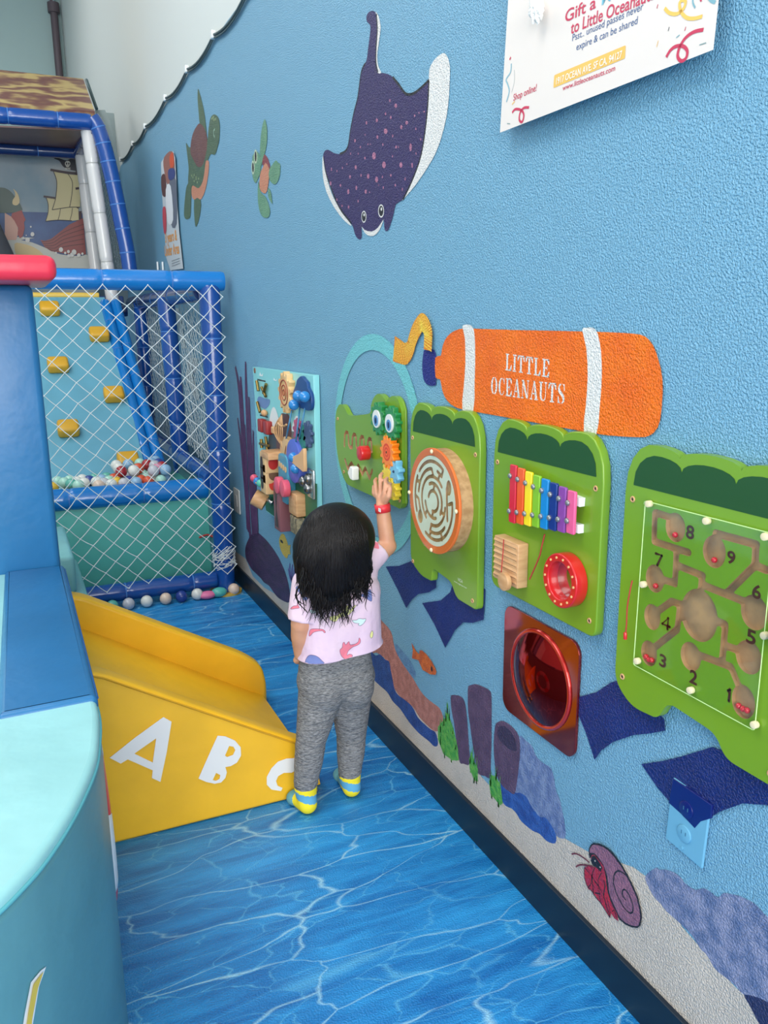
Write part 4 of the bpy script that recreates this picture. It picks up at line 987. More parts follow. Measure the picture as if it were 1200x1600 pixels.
for a, b in (((120, 200), (135, 290)), ((165, 260), (200, 340)), ((205, 230), (180, 310)), ((125, 390), (150, 480)), ((160, 720), (165, 800)), ((200, 700), (215, 820)), ((150, 760), (225, 780))):
    tube('metal_latch', [onx(380 + a[0] / 5.715, 560 + a[1] / 5.715, -.035), onx(380 + b[0] / 5.715, 560 + b[1] / 5.715, -.035)], .007, mat('brass', (150, 124, 70), .3, metal=.9), PT, 8)
sph('bead', onx(380 + 188 / 5.715, 560 + 487 / 5.715, -.04), (.015, .022, .015), BEECH, PT, 12)
boxo('wooden_knob', tuple(onx(380 + 275 / 5.715, 560 + 640 / 5.715, -.04)), (.02, .035, .03), BEECH, PT, .006)

# --- red dome mirror
mr = thing('safety_mirror', (0, 1.46, .455), 'square red domed mirror under the xylophone board', 'mirror')
RM = mat('red_mirror', (150, 24, 22), .06, metal=.9)
solid('plate', [rrect(1.314, 1.606, .458, .733, .032)], -.008, -.001, mat('red_acrylic', (140, 18, 16), .08, metal=.75, coat=1), mr, bev=.0012)
mc = (1.452, .597); mrad = .112
ring('dome_rim', (-.009, *mc), mrad, .006, mat('dome_rim', (200, 40, 28), .12, metal=.5, coat=1), mr, seg=64, sides=10, sx=.8)
bm = bmesh.new(); prev = None; Hh = .032
for i in range(15):
    t = i / 14; rr_ = mrad * t; x = -.009 - Hh * (1 - t * t)
    cur = [bm.verts.new((x, mc[0] + rr_ * math.cos(2 * math.pi * j / 64), mc[1] + rr_ * math.sin(2 * math.pi * j / 64))) for j in range(64)] if i else [bm.verts.new((x, *mc))]
    if i == 1:
        for j in range(64): bm.faces.new((prev[0], cur[j], cur[(j + 1) % 64]))
    elif i > 1:
        for j in range(64): bm.faces.new((prev[j], cur[j], cur[(j + 1) % 64], prev[(j + 1) % 64]))
    prev = cur
bmesh.ops.recalc_face_normals(bm, faces=bm.faces[:]); dm = bmput('dome', bm, RM, mr, 180)

# --- sockets
so = thing('wall_socket', (0, .985, .436), 'painted wall socket, navy on top and light blue below', 'wall socket')
SB = mat('socket_blue', (108, 170, 200), .35)
solid('cover_plate', [rounded([(1.030, .574), (.938, .571), (.944, .437), (1.036, .443)], .004)], -.007, -.001, SB, so, bev=.002)
nav = solid('navy_paint', [tw(OUT, [(195, 137), (428, 299), (418, 378), (360, 395), (325, 435), (245, 350), (171, 284)], -.0074)], -.0078, -.0012, mat('socket_navy', (16, 30, 104), .25, coat=.4), so, bev=.001); nav['label'] = 'navy upper half'
for q, m_ in (((275, 325), mat('socket_navy', (16, 30, 104), .25, coat=.4)), ((262, 468), SB)):
    p = tw(OUT, [q], -.008)[0]; u_ = cyl('socket_face', (-.0095, *p), (-.0065, *p), .0165, m_, so, seg=28, bev=.0008)
    for dy_ in (-.005, .005): boxo('slot', (-.0097, p[0] + dy_, p[1] + .002), (.0006, .0015, .007), mat('slot_dark', (60, 110, 140), .5), u_)
cyl('screw', (-.0085, *tw(OUT, [(250, 553)], -.007)[0]), (-.006, *tw(OUT, [(250, 553)], -.007)[0]), .003, SB, so, seg=12)
sw = thing('wall_plate', (0, 4.23, .412), 'white electrical wall plate low on the wall beside the net post', 'wall plate')
solid('cover_plate', [rrect(4.18, 4.295, .412, .543, .006)], -.008, -.001, mat('ivory_plate', (206, 204, 196), .4), sw, bev=.002)
boxo('switch', (-.009, 4.237, .478), (.004, .03, .062), mat('ivory_dark', (176, 174, 168), .4), sw, .001)

# ================================================================ posters and lights
PA = mat('poster_paper', (224, 214, 207), .45)
po = thing('poster', (0, 1.335, 1.797), 'large white gift pass poster at the top right of the wall', 'poster')


def pxf(y, z): return -.006 - .026 * min(1, max(0, (2.3 - z) / .5)) - .006 * max(0, (1.6 - abs(y)) * 0)


bm = bmesh.new(); n1, n2 = 12, 14
gv = [[None] * (n2 + 1) for _ in range(n1 + 1)]
for i in range(n1 + 1):
    for j in range(n2 + 1):
        y = 1.036 + (1.634 - 1.036) * i / n1; z = 1.797 + .5 * j / n2; gv[i][j] = bm.verts.new((pxf(y, z), y, z))
for i in range(n1):
    for j in range(n2): bm.faces.new((gv[i][j], gv[i][j + 1], gv[i + 1][j + 1], gv[i + 1][j]))
sheet = bmput('sheet', bm, PA, po)
md = sheet.modifiers.new('paper', 'SOLIDIFY'); md.thickness = .0006; md.offset = 0
T = lambda nm, s, yl, yr, zb, zt, rgb, lift=.0009, **k: text(nm, s, yl, yr, zb, zt, 0, mat('print_%d_%d_%d' % rgb, rgb, .5), po, xf=lambda y, z: pxf(y, z) - lift, **k)
CR_, BL_, DB_ = (196, 50, 84), (112, 180, 200), (58, 92, 140)
T('poster_lettering', 'Gift a ', 1.424, 1.333, 1.950, 1.971, CR_, dz=-.003, thick=.012)
T('poster_lettering', 'Multi-Pass', 1.316, 1.17, 1.946, 1.967, BL_, thick=.012)
T('poster_lettering', 'to Little Oceanauts', 1.403, 1.178, 1.924, 1.945, CR_, dz=-.012, thick=.012)
T('poster_lettering', 'Psst.. unused passes never', 1.396, 1.204, 1.910, 1.922, DB_, dz=-.006)
T('poster_lettering', 'expire & can be shared', 1.381, 1.215, 1.890, 1.902, DB_, dz=-.004)
ylb = flat('yellow_label', [rounded([(1.446, 1.864), (1.240, 1.860), (1.239, 1.839), (1.446, 1.841)], .003)], 0, mat('print_ochre', (232, 184, 92), .5), po)
for v in ylb.data.vertices: v.co.x = pxf(0, v.co.z + ylb.location.z + po.location.z) - .0008 - ylb.location.x
T('poster_lettering', '1917 OCEAN AVE. SF CA, 94127', 1.437, 1.247, 1.845, 1.857, (246, 240, 224), dz=-.003, thick=.01, lift=.0016)
T('poster_lettering', 'www.littleoceanauts.com', 1.415, 1.263, 1.829, 1.838, CR_, dz=-.003, thick=.008)
T('poster_lettering', 'Shop online!', 1.588, 1.504, 1.850, 1.863, CR_, thick=.008)


def squig(q, wd, rgb, crop=(820, 0, 4.0)):
    p = tw(crop, q, -.03); o_ = flat('streamer', stroke(p, wd, 6), -.03, mat('print_%d_%d_%d' % rgb, rgb, .5), po)
    for v in o_.data.vertices: v.co.x = pxf(0, v.co.z + o_.location.z + po.location.z) - .0009 - o_.location.x


squig([(890, 358), (915, 315), (950, 290), (995, 290), (1022, 320), (1015, 365), (985, 382), (962, 350), (975, 290), (1010, 235), (1060, 200), (1120, 186)], .0055, CR_)
squig([(868, 50), (900, 80), (950, 85), (990, 50), (1000, 10), (980, 0), (962, 20), (972, 70), (1010, 110), (1060, 115), (1110, 102)], .0055, (236, 190, 92))
squig([(1045, -10), (1048, 20), (1062, 48)], .003, (120, 168, 180)); squig([(1090, -12), (1100, 8)], .003, CR_)
squig([(1140, -20), (1165, 5), (1190, 14)], .005, (120, 168, 180)); squig([(1098, 282), (1140, 268)], .0015, (120, 150, 150)); squig([(948, 236), (970, 218)], .0015, (120, 170, 180))
for q, r_, rgb in (((822, 38), .0028, CR_), ((899, 181), .0028, (70, 80, 84)), ((1004, 180), .0028, CR_), ((831, 274), .0045, (232, 190, 120))): squig([(q[0] - 2, q[1]), (q[0] + 2, q[1])], r_ * 2, rgb)
PB = (750, 0, 2.6667)
squig([(136, 470), (150, 455), (175, 460), (186, 480), (180, 508), (168, 500), (170, 470), (185, 450), (207, 448)], .005, CR_, PB)
squig([(124, 264), (122, 300), (105, 330), (112, 350), (120, 380), (110, 425)], .0035, (130, 176, 190), PB); squig([(134, 435), (146, 422)], .003, (232, 190, 120), PB); squig([(138, 290), (140, 340), (130, 385)], .001, (160, 170, 170), PB)
squig([(117, 240), (120, 245)], .006, CR_, PB); squig([(117, 515), (130, 516)], .0015, (120, 150, 150), PB)
# crumpled tissue pinned on the poster
rnd = random.Random(4); bm = bmesh.new(); tp = onx(838, 14, -.045)
bmesh.ops.create_icosphere(bm, subdivisions=4, radius=1, matrix=Matrix.Translation(tp) @ Matrix.Diagonal((.014, .013, .024, 1)))
for v in bm.verts:
    d = v.co - tp; v.co = tp + d * (1 + .22 * math.sin(d.y * 700 + d.z * 300) * math.sin(d.z * 420 + d.x * 500) + rnd.uniform(-.1, .1))
tag(bmput('tissue', bm, mat('tissue_white', (232, 230, 224), .8), None), 'crumpled white tissue stuck at the left of the gift pass poster', 'tissue')

p2 = thing('poster', (0, 5.5, 1.741), 'narrow photo poster beside the larger turtle, far along the wall', 'poster')
ps = lambda q: tw(TUR, q, -.012)
flat('sheet', [ps([(60, 640), (95, 585), (155, 545), (172, 600), (180, 760), (190, 1000), (205, 1200), (237, 1495), (135, 1510), (100, 1400), (85, 1150), (65, 850)])], -.012, mat('poster_grey', (196, 202, 206), .5), p2)
p2.children[-1].modifiers.new('paper', 'SOLIDIFY').thickness = .001
for ip_, (q, rgb) in enumerate((([(85, 600), (152, 550), (170, 720), (120, 830), (85, 700)], (150, 98, 84)), ([(62, 760), (95, 740), (105, 900), (72, 900)], (92, 56, 50)), ([(130, 800), (180, 780), (188, 1130), (140, 1130)], (98, 104, 118)), ([(100, 860), (140, 830), (160, 1100), (115, 1120)], (222, 222, 224)), ([(132, 590), (160, 560), (166, 660), (138, 680)], (206, 84, 44)), ([(75, 1020), (100, 1010), (105, 1190), (85, 1200)], (196, 70, 80)), ([(122, 700), (170, 690), (172, 760), (128, 780)], (54, 66, 120)))):
    flat('printed_picture', [catmull(ps(q), 3)], -.0131 - .0003 * ip_, mat('print_%d_%d_%d' % rgb, rgb, .5), p2)
for s, x0, x1, yb, yt in (('3 years &', 95, 190, 1262, 1205), ('Under Area', 92, 208, 1370, 1310)):
    a = ps([(x0, yb)])[0]; b = ps([(x1, yb - 25)])[0]; c = ps([(x0, yt)])[0]
    text('poster_lettering', s, a[0], b[0], a[1] - .02, c[1], -.0136, mat('print_orange', (232, 160, 84), .5), p2, dz=b[1] - a[1], thick=.02)
for zz in (1.80, 1.785, 1.77): flat('printed_line', stroke([(5.62, zz), (5.35, zz)], .005, smooth=False), -.0132, mat('print_grey', (140, 146, 150), .5), p2)
for i_, xx in enumerate((246, 254)):
    a = onx(xx, 425, -.01); tag(tube('wall_hook', [onx(xx, 409, -.012), onx(xx + 1, 425, -.012)], .007, mat('hook_white', (226, 230, 230), .4), None, 8), ['left', 'right'][i_] + ' one of two small white wall hooks under the photo poster', 'hook', 'wall hooks')

# string of dark cable along the paint edge
kn = [(3.0, 2.69), (3.621, 2.715), (4.207, 2.725), (4.828, 2.735), (5.483, 2.742), (6.281, 2.742), (6.901, 2.745), (7.6, 2.75)]
cab = []
for (a, za), (b, zb) in zip(kn[:-1], kn[1:]):
    for i in range(8): t = i / 8; cab.append((-.012, a + (b - a) * t, za + (zb - za) * t - .030 * 4 * t * (1 - t)))
cab.append((-.012, *kn[-1]))
cb_ = thing('cable', (0, 5.3, 2.7), 'dark cable looped in swags along the top edge of the blue paint', 'cable')
tube('wire', cab, .0065, mat('cable_dark', (62, 84, 88), .5), cb_, 8); tube('wire', [(x, y, z - .013) for x, y, z in cab], .004, mat('cable_dark', (62, 84, 88), .5), cb_, 6)
for y, z in kn[1:]: boxo('clip', (-.014, y, z), (.02, .03, .035), mat('clip_white', (226, 230, 230), .4), cb_, .003)
# dark pipe in the far corner
pa_ = thing('pipe', (-.03, 11.95, 3.5), 'thin dark pipe running up the far corner of the room', 'pipe')
tube('pipe_run', [(-.09, 11.88, 2.0), (-.09, 11.88, 5.15)], .045, mat('pipe_dark', (92, 80, 86), .5), pa_, 12); cyl('pipe_collar', (-.09, 11.88, 5.15), (-.09, 11.88, 5.26), .07, mat('pipe_dark', (92, 80, 86), .5), pa_)
tube('pipe_branch', [(-.09, 11.88, 5.26), (-.05, 11.86, 5.5)], .02, mat('pipe_light', (150, 170, 176), .4), pa_, 8); tube('pipe_branch', [(-.09, 11.88, 5.26), (-.20, 11.86, 5.45)], .02, mat('pipe_dark', (92, 80, 86), .5), pa_, 8)

# ================================================================ padded boat
AQ = vinyl('aqua_vinyl', (158, 214, 214), .38); TL = vinyl('teal_vinyl', (94, 150, 160), .42); BV = vinyl('blue_vinyl', (38, 110, 162), .34); RV = vinyl('red_vinyl', (226, 50, 74), .32); YV = vinyl('yellow_vinyl', (254, 194, 36), .4)
SEAM = mat('aqua_seam', (96, 176, 184), .5)
bt = thing('play_boat', (-1.6, 1.9, 0), 'big padded play boat with aqua deck and blue gunwale, at the left edge', 'play boat')
XB = -.962
bow = [(XB, 1.62), (XB, 1.50), (-.972, 1.40), (-.985, 1.32), (-1.011, 1.235), (-1.040, 1.16), (-1.072, 1.094), (-1.100, 1.05), (-1.140, 1.00), (-1.22, .92), (-1.34, .83), (-1.50, .76), (-1.68, .73), (-1.86, .76), (-2.02, .85), (-2.14, 1.0), (-2.2, 1.25), (-2.2, 1.6)]
hull = [(-2.2, 3.35), (XB, 3.35)] + catmull(bow, 4, False)
MZ_ = lambda z: Matrix.Translation((0, 0, z))
solid('hull', [hull], 0, .676, TL, bt, M=MZ_(.338), bev=.01, smooth=40)
solid('deck', [hull], 0, .03, AQ, bt, M=MZ_(.687), bev=.012, bres=3, smooth=50)
tube('piping', [(a, b, .684) for a, b in catmull(bow, 4, False)], .0035, SEAM, bt, 8)
gp = solid('gunwale_pad', [rounded([(XB + .004, 2.52), (XB + .004, 1.545), (-1.135, 1.538), (-1.120, 2.52)], .012)], 0, .05, BV, bt, M=MZ_(.686), bev=.014, bres=4, smooth=60)
tube('piping', [(XB + .003, 2.5, .70), (XB + .003, 1.56, .70)], .003, mat('blue_seam', (28, 88, 150), .5), bt, 8)
boxo('mast', (-1.085, 2.59, 1.10), (.235, .15, .82), BV, bt, .018)['label'] = 'tall blue padded post'
boxo('mast_cap', (-1.12, 2.50, 1.54), (.41, .46, .062), RV, bt, .022)['label'] = 'red padded cap'
boxo('cabin_wall', (-1.52, 2.62, .95), (.60, .14, .50), AQ, bt, .02)
# lifebuoy on the hull side
lb = ring('lifebuoy', (-.962, 1.845, .30), .185, .040, RV, bt, seg=64, sides=14, sx=.42); lb['label'] = 'red and white lifebuoy'
wv = mat('white_vinyl', (232, 232, 230), .4)
for a0 in (-25, 65, 155, 245):
    ring('lifebuoy_band', (-.962, 1.845, .30), .185, .0412, wv, lb, seg=16, sides=14, a0=a0, a1=a0 + 50, sx=.43)
# stitched appliques on the curved bow
def on_hull(x, y):
    d = px(x, y); best = None
    pts = catmull(bow, 4, False)
    for (a, b), (c, e) in zip(pts[:-1], pts[1:]):
        # intersect camera ray (plan view) with the hull edge
        den = d.x * (e - b) - d.y * (c - a)
        if abs(den) < 1e-9: continue
        t = ((a - CAM.x) * (e - b) - (b - CAM.y) * (c - a)) / den; s = ((a - CAM.x) * d.y - (b - CAM.y) * d.x) / den
        if t > 0 and 0 <= s <= 1 and (best is None or t < best): best = t
    return CAM + d * best if best else None
for q, m_, nm, off in (([(71, 1509), (62, 1516), (47, 1534), (38, 1580), (28, 1640), (46, 1640), (50, 1600), (60, 1540)], wv, 'applique_border', .002), ([(66, 1515), (50, 1536), (42, 1580), (33, 1640), (43, 1640), (48, 1590), (57, 1542)], mat('ochre_vinyl', (214, 184, 66), .4), 'applique', .004)):
    p = [on_hull(*k) for k in q]
    if all(p):
        me = bpy.data.meshes.new(nm); n = len(p); dv = Vector((.45, -.89, 0)) * off
        tr = tessellate_polygon([[Vector((v.x, v.z, 0)) for v in p]]); me.from_pydata([tuple(v + dv) for v in p], [], [list(t) for t in tr]); put(nm, me, m_, bt)
p = [on_hull(*k) for k in ((198, 1526), (201, 1545), (205, 1600), (207, 1640), (190, 1640), (193, 1600), (194, 1560))]
if all(p):
    me = bpy.data.meshes.new('w'); me.from_pydata([tuple(v + Vector((.003, -.002, 0))) for v in p], [], [list(t) for t in tessellate_polygon([[Vector((v.x - v.y, v.z, 0)) for v in p]])]); put('wave_applique', me, mat('wave_green', (92, 166, 146), .45), bt)

fb = thing('foam_block', (-1.12, 3.78, 0), 'pale teal foam step behind the blue boat post', 'foam block')
boxo('lower_pad', (-1.02, 3.78, .155), (.36, .6, .31), vinyl('pale_teal_vinyl', (128, 190, 192)), fb, .02); boxo('upper_pad', (-1.045, 3.78, .395), (.33, .58, .165), vinyl('pale_teal_vinyl', (128, 190, 192)), fb, .02)

# ================================================================ yellow slide
sl = thing('slide', (-.62, 2.49, 0), 'yellow padded toddler slide with white letters A B C', 'slide')
XS = -.958


def side(name, y0, y1, prof):
    M = Matrix(((1, 0, 0, 0), (0, 0, -1, (y0 + y1) / 2), (0, 1, 0, 0), (0, 0, 0, 1)))
    return solid(name, [prof], 0, y1 - y0, YV, sl, bev=.012, bres=3, M=M, smooth=45)


nt_ = lambda pts: rounded(pts, [0, .01, .12, .03, .035, .01, 0][:len(pts)])
side('side_wall', 2.138, 2.20, rounded([(XS, 0), (XS, .522), (-.905, .504), (-.40, .203), (-.335, .168), (-.317, .10), (-.317, 0)], [0, 0, .03, .05, .02, .02, 0]))
side('side_wall', 2.80, 2.865, rounded([(XS, 0), (XS, .528), (-.90, .512), (-.36, .203), (-.296, .150), (-.282, .08), (-.282, 0)], [0, 0, .05, .06, .03, .02, 0]))
M = Matrix(((1, 0, 0, 0), (0, 0, -1, 2.4925), (0, 1, 0, 0), (0, 0, 0, 1)))
solid('slide_bed', [[(XS, 0), (XS, .425), (-.93, .415), (-.34, .055), (-.30, .035), (-.295, 0)]], 0, .63, YV, sl, bev=.004, M=M, smooth=30)
for nm, yy, top_ in (('piping', 2.136, [(-.93, .504), (-.905, .494), (-.40, .192), (-.345, .160)]), ('piping', 2.203, [(-.93, .504), (-.905, .494), (-.40, .192), (-.345, .160)])):
    tube(nm, [(a, yy, b) for a, b in top_], .0028, mat('yellow_seam', (206, 152, 24), .5), sl, 6)
WVN = mat('letter_white', (236, 234, 230), .45)
LT = (160, 1100, 3.3333)


def letter(name, loops):
    L3 = [[ony(LT[0] + a / LT[2], LT[1] + b / LT[2], 2.135) for a, b in lp] for lp in loops]
    me = bpy.data.meshes.new(name); V = [p for lp in L3 for p in lp]
    tr = tessellate_polygon([[Vector((p.x, p.z, 0)) for p in lp] for lp in L3])
    me.from_pydata([tuple(v) for v in V], [], [list(t) for t in tr])
    o = put(name, me, WVN, sl); sm = o.modifiers.new('t', 'SOLIDIFY'); sm.thickness = .0015; sm.offset = 0; return o


letter('letter_a', [[(38, 280), (170, 175), (318, 68), (360, 92), (335, 250), (302, 405), (258, 385), (262, 345), (132, 288), (95, 310)], [(166, 258), (280, 178), (262, 305)]])
letter('letter_b', [[(500, 388), (550, 275), (600, 165), (640, 168), (690, 190), (720, 225), (722, 268), (700, 305), (668, 323), (640, 328), (648, 355), (640, 385), (618, 408), (585, 415), (540, 405)], [(660, 218), (638, 268), (650, 276), (680, 265), (692, 240), (682, 222)], [(592, 358), (574, 395), (592, 400), (610, 390), (614, 370)]])
letter('letter_c', [[(1010, 282), (960, 284), (915, 300), (880, 335), (856, 380), (856, 420), (880, 445), (930, 453), (938, 437), (912, 425), (904, 400), (915, 375), (945, 358), (985, 357), (1010, 345)]])

# ================================================================ climbing frame
FT = thing('climbing_frame', (-.7, 5.6, 0), 'indoor climbing frame of padded blue tubes with net, ball pit and pirate backdrop', 'climbing frame')
BRT = mat('bright_blue_pad', (16, 116, 192), .18, (22, .3), .5, coat=.5, bdist=.006); RYL = mat('royal_blue_pad', (18, 72, 150), .2, (22, .3), .5, coat=.5, bdist=.006)
NVY = mat('navy_pad', (28, 56, 110), .25, coat=.4); WPT = mat('white_pad', (208, 206, 204), .25, (22, .3), .5, coat=.4, bdist=.006)
TIE = mat('blue_tie', (64, 120, 190), .5); TIEW = mat('grey_tie', (170, 170, 166), .5)
YF = 4.17
xp = ony(340, 690, YF).x
padtube('corner_post', (xp, YF, .01), (xp, YF, 1.585), .052, RYL, FT, TIE, .28, .2)
cyl('foot_flange', (xp, YF, 0), (xp, YF, .012), .085, mat('flange_yellow', (206, 168, 70), .5), FT, seg=32)
padtube('top_rail', (-1.55, YF, 1.612), (-.035, YF, 1.606), .048, BRT, FT, TIE, .32, .30)
padtube('bottom_rail', (-1.4, YF, .082), (xp - .05, YF, .078), .047, RYL, FT, TIE, .34, .1)
padtube('pit_rail', (-1.4, YF + .14, .555), (xp - .03, YF + .14, .548), .056, BRT, FT, TIE, .36, .2)
boxo('pit_front', (-.75, YF + .15, .30), (1.22, .05, .46), vinyl('sea_green_vinyl', (84, 178, 166), .45), FT, .01)['label'] = 'sea green padded panel'
boxo('pit_floor', (-.72, 4.78, .475), (1.25, .86, .05), vinyl('sea_green_vinyl', (84, 178, 166), .45), FT, .01)
tube('torn_cord', [(xp - .10, YF + .12, .285), (xp - .06, YF + .1, .30), (xp - .03, YF + .06, .29)], .006, REDC, FT, 6, 3)
# sloping wall with foot holds
A0 = Vector((0, 4.80, .567)); A1 = Vector((0, 6.20, 1.590)); dn = Vector((0, A1.z - A0.z, -(A1.y - A0.y))).normalized()   # normal faces front and up is -dn
nrm = Vector((0, -(A1.z - A0.z), (A1.y - A0.y))).normalized()
bm = bmesh.new(); th = nrm * .05; xl, xr = -1.5, -.385; A00 = A0 - (A1 - A0) * .12
V = [bm.verts.new(v) for v in ((xl, *A00.yz), (xr, *A00.yz), (xr, *A1.yz), (xl, *A1.yz))]; V2 = [bm.verts.new(v.co - th) for v in V]
bm.faces.new(V); bm.faces.new(V2[::-1])
for i in range(4): bm.faces.new((V[i], V2[i], V2[(i + 1) % 4], V[(i + 1) % 4]))
bmesh.ops.recalc_face_normals(bm, faces=bm.faces[:])
bmput('climbing_slope', bm, vinyl('sky_vinyl', (100, 166, 190), .45), FT)['label'] = 'light blue padded climbing slope'
HY = vinyl('hold_yellow', (222, 168, 44), .4)
upv = (A1 - A0).normalized(); rot_ = Matrix((Vector((1, 0, 0)), upv, nrm)).transposed()
for (hx, hy) in ((78, 488), (155, 528), (91, 576), (178, 622), (107, 675), (200, 725)):
    d = px(hx, hy); t = (A0 - CAM).dot(nrm) / d.dot(nrm); c = CAM + d * t
    boxo('foot_hold', tuple(c + nrm * .03), (.125 if hy < 600 else .12, .105, .07), HY, FT, .02, rot_)
for k, xx in enumerate((-.36, -.29)):
    padtube('slope_rail', (xx, 4.86 + .05 * k, .56 + .02 * k), (xx - .03, 6.15, 1.55), .036, BRT, FT, TIE, .3, .2)
padtube('slope_top_rail', (-1.5, 6.22, 1.60), (-.42, 6.22, 1.60), .022, mat('yellow_rail', (222, 186, 84), .3), FT)
# side frame along the wall
for (a, b, yy) in (((258, 455), (292, 790), 5.15),):
    p0, p1 = ony(*a, yy), ony(*b, yy); padtube('side_post', (p0.x, yy, 1.56), (p1.x, yy, .02), .052, RYL, FT, TIE, .28, .2)
padtube('side_post', (-.13, 6.3, .02), (-.13, 6.3, 1.56), .05, RYL, FT, TIE, .28, .1)
padtube('side_rail', (-.125, 4.24, .60), (-.125, 6.75, .60), .05, RYL, FT, TIE, .3, .15)
padtube('side_rail', (-.125, 4.24, 1.56), (-.125, 6.75, 1.56), .05, NVY, FT, TIE, .3, .15)
boxo('side_pad', (-.125, 5.3, .30), (.05, 2.1, .52), vinyl('deep_teal_vinyl', (74, 130, 140), .45), FT, .01)
padtube('cross_rail', (-.2, 6.5, 1.5), (-.45, 6.5, 1.5), .04, NVY, FT)
boxo('upper_deck', (-1.0, 7.0, 1.57), (1.5, 1.5, .06), NVY, FT, .01)
# nets
NET = mat('net_cord', (214, 220, 220), .6); NET2 = mat('net_cord_grey', (186, 196, 196), .6)


def net(name, f, nu, nv, r, m, parent, wob=.004, seed=1):
    """diamond net over the unit square, f(u,v)->point"""
    rnd = random.Random(seed); bm = bmesh.new(); K = {}
    for i in range(nu + 1):
        for j in range(nv + 1):
            if (i + j) % 2 == 0: K[i, j] = f(i / nu, j / nv) + Vector([rnd.uniform(-wob, wob) for _ in range(3)])
    for (i, j), p in K.items():
        for di in (1, -1):
            q = K.get((i + di, j + 1))
            if q:
                mid = (p + q) / 2 + Vector((0, 0, -abs(wob) * .5)); addtube(bm, [p, mid, q], r, 5, False)
        if r > .0018: addsph(bm, p, r * 1.7, 6)
    return bmput(name, bm, m, parent, 180)


def fnet(u, v):
    x = -1.42 + (xp + .05 + 1.42) * u; sag = .05 * math.sin(math.pi * min(1, v * 3)) * math.sin(math.pi * u) if v < .33 else 0
    z = .11 + 1.47 * v - (.02 * math.sin(u * 6)) * (1 - v)
    y = YF - .062 - .012 * math.sin(3 * u + 4 * v)
    if u > .97: y -= 0
    return Vector((x, y, z))


net('net', fnet, 27, 30, .0021, NET, FT, .004)['label'] = 'white diamond cord net'
net('side_net', lambda u, v: Vector((-.085 + .0 * u, 4.28 + .82 * u, .66 + .86 * v + .02 * math.sin(u * 9))), 30, 34, .0016, NET2, FT, .004, 2)
net('side_net', lambda u, v: Vector((-.105, 5.22 + 1.0 * u, .66 + .86 * v)), 30, 30, .0016, NET2, FT, .004, 3)
bm = bmesh.new(); rnd = random.Random(9)
for k in range(26):
    a = rnd.uniform(0, 6.28); pts = [Vector((xp + .056 * math.cos(a + t * .9) * (1 + rnd.uniform(0, .12)), YF + .056 * math.sin(a + t * .9) * (1 + rnd.uniform(0, .12)), .13 + rnd.uniform(0, .06) + .02 * t)) for t in range(5)]
    addtube(bm, pts, .0022, 5)
bmput('net_knot', bm, NET, FT)
# upper storey
Y2 = 6.2
q2 = lambda x, y, Y=Y2: ony(x, y, Y)
th_ = bpy.data.materials.new('thatch_print'); th_.use_nodes = True; tb = th_.node_tree.nodes['Principled BSDF']; tb.inputs['Roughness'].default_value = .35
tw_ = th_.node_tree.nodes.new('ShaderNodeTexWave'); tw_.inputs['Scale'].default_value = 2.6; tw_.inputs['Distortion'].default_value = 14; tw_.inputs['Detail'].default_value = 3; tw_.bands_direction = 'Z'
tg = th_.node_tree.nodes.new('ShaderNodeNewGeometry'); trp = th_.node_tree.nodes.new('ShaderNodeValToRGB')
trp.color_ramp.elements[0].color = (*lin((112, 66, 58)), 1); trp.color_ramp.elements[1].color = (*lin((190, 166, 106)), 1); e_ = trp.color_ramp.elements.new(.5); e_.color = (*lin((146, 112, 78)), 1)
th_.node_tree.links.new(tg.outputs['Position'], tw_.inputs[0]); th_.node_tree.links.new(tw_.outputs[1], trp.inputs[0]); th_.node_tree.links.new(trp.outputs[0], tb.inputs['Base Color'])
a, b, c, d = q2(0, 166), q2(148, 174), q2(130, 123, 7.2), q2(0, 108, 7.2)
a.x = d.x = -2.6; a.z += (a.z - b.z) * 0
bm = bmesh.new(); V = [bm.verts.new(v) for v in (a, b, c, d)]; bm.faces.new(V); r_ = bmesh.ops.extrude_face_region(bm, geom=bm.faces[:]); bmesh.ops.translate(bm, verts=[v for v in r_['geom'] if isinstance(v, bmesh.types.BMVert)], vec=(0, .02, -.05)); bmesh.ops.recalc_face_normals(bm, faces=bm.faces[:])
bmput('thatch_roof', bm, th_, FT)['label'] = 'brown thatch print roof'
a, b = q2(0, 180), q2(142, 191); a = b + (a - b) * 2.4; padtube('roof_rail', a, b, .052, RYL, FT, TIE, .3, .22)
c0, c1 = q2(0, 232, 6.95), q2(122, 240, 6.95); padtube('roof_rail', c1 + (c0 - c1) * 2.4, c1, .04, NVY, FT, TIE, .3, .1)
e0, e1 = q2(0, 196, 6.22), q2(138, 202, 6.22)
bm = bmesh.new(); V = [bm.verts.new(v) for v in (e1 + (e0 - e1) * 2.4, e1, Vector((c1.x, 6.95, c1.z + .04)), Vector(c1 + (c0 - c1) * 2.4) + Vector((0, 0, .04)))]; bm.faces.new(V)
o_ = bmput('roof_lining', bm, mat('brown_lining', (126, 84, 80), .35, var=((100, 62, 60), 3, .2)), FT); o_.modifiers.new('t', 'SOLIDIFY').thickness = .01
padtube('roof_side_rail', q2(142, 200), q2(122, 240, 6.95), .04, NVY, FT)
blue_pts = [q2(*k) for k in ((143, 184), (153, 200), (163, 230), (172, 265), (181, 305), (190, 350), (199, 395), (205, 440))]
tube('bent_post', blue_pts, .052, RYL, FT, 20, 6)
for k in ((166, 243), (174, 275), (181, 305), (187, 335), (193, 365), (199, 395)):
    pass
cp = catmull([tuple(p) for p in blue_pts], 6, False)
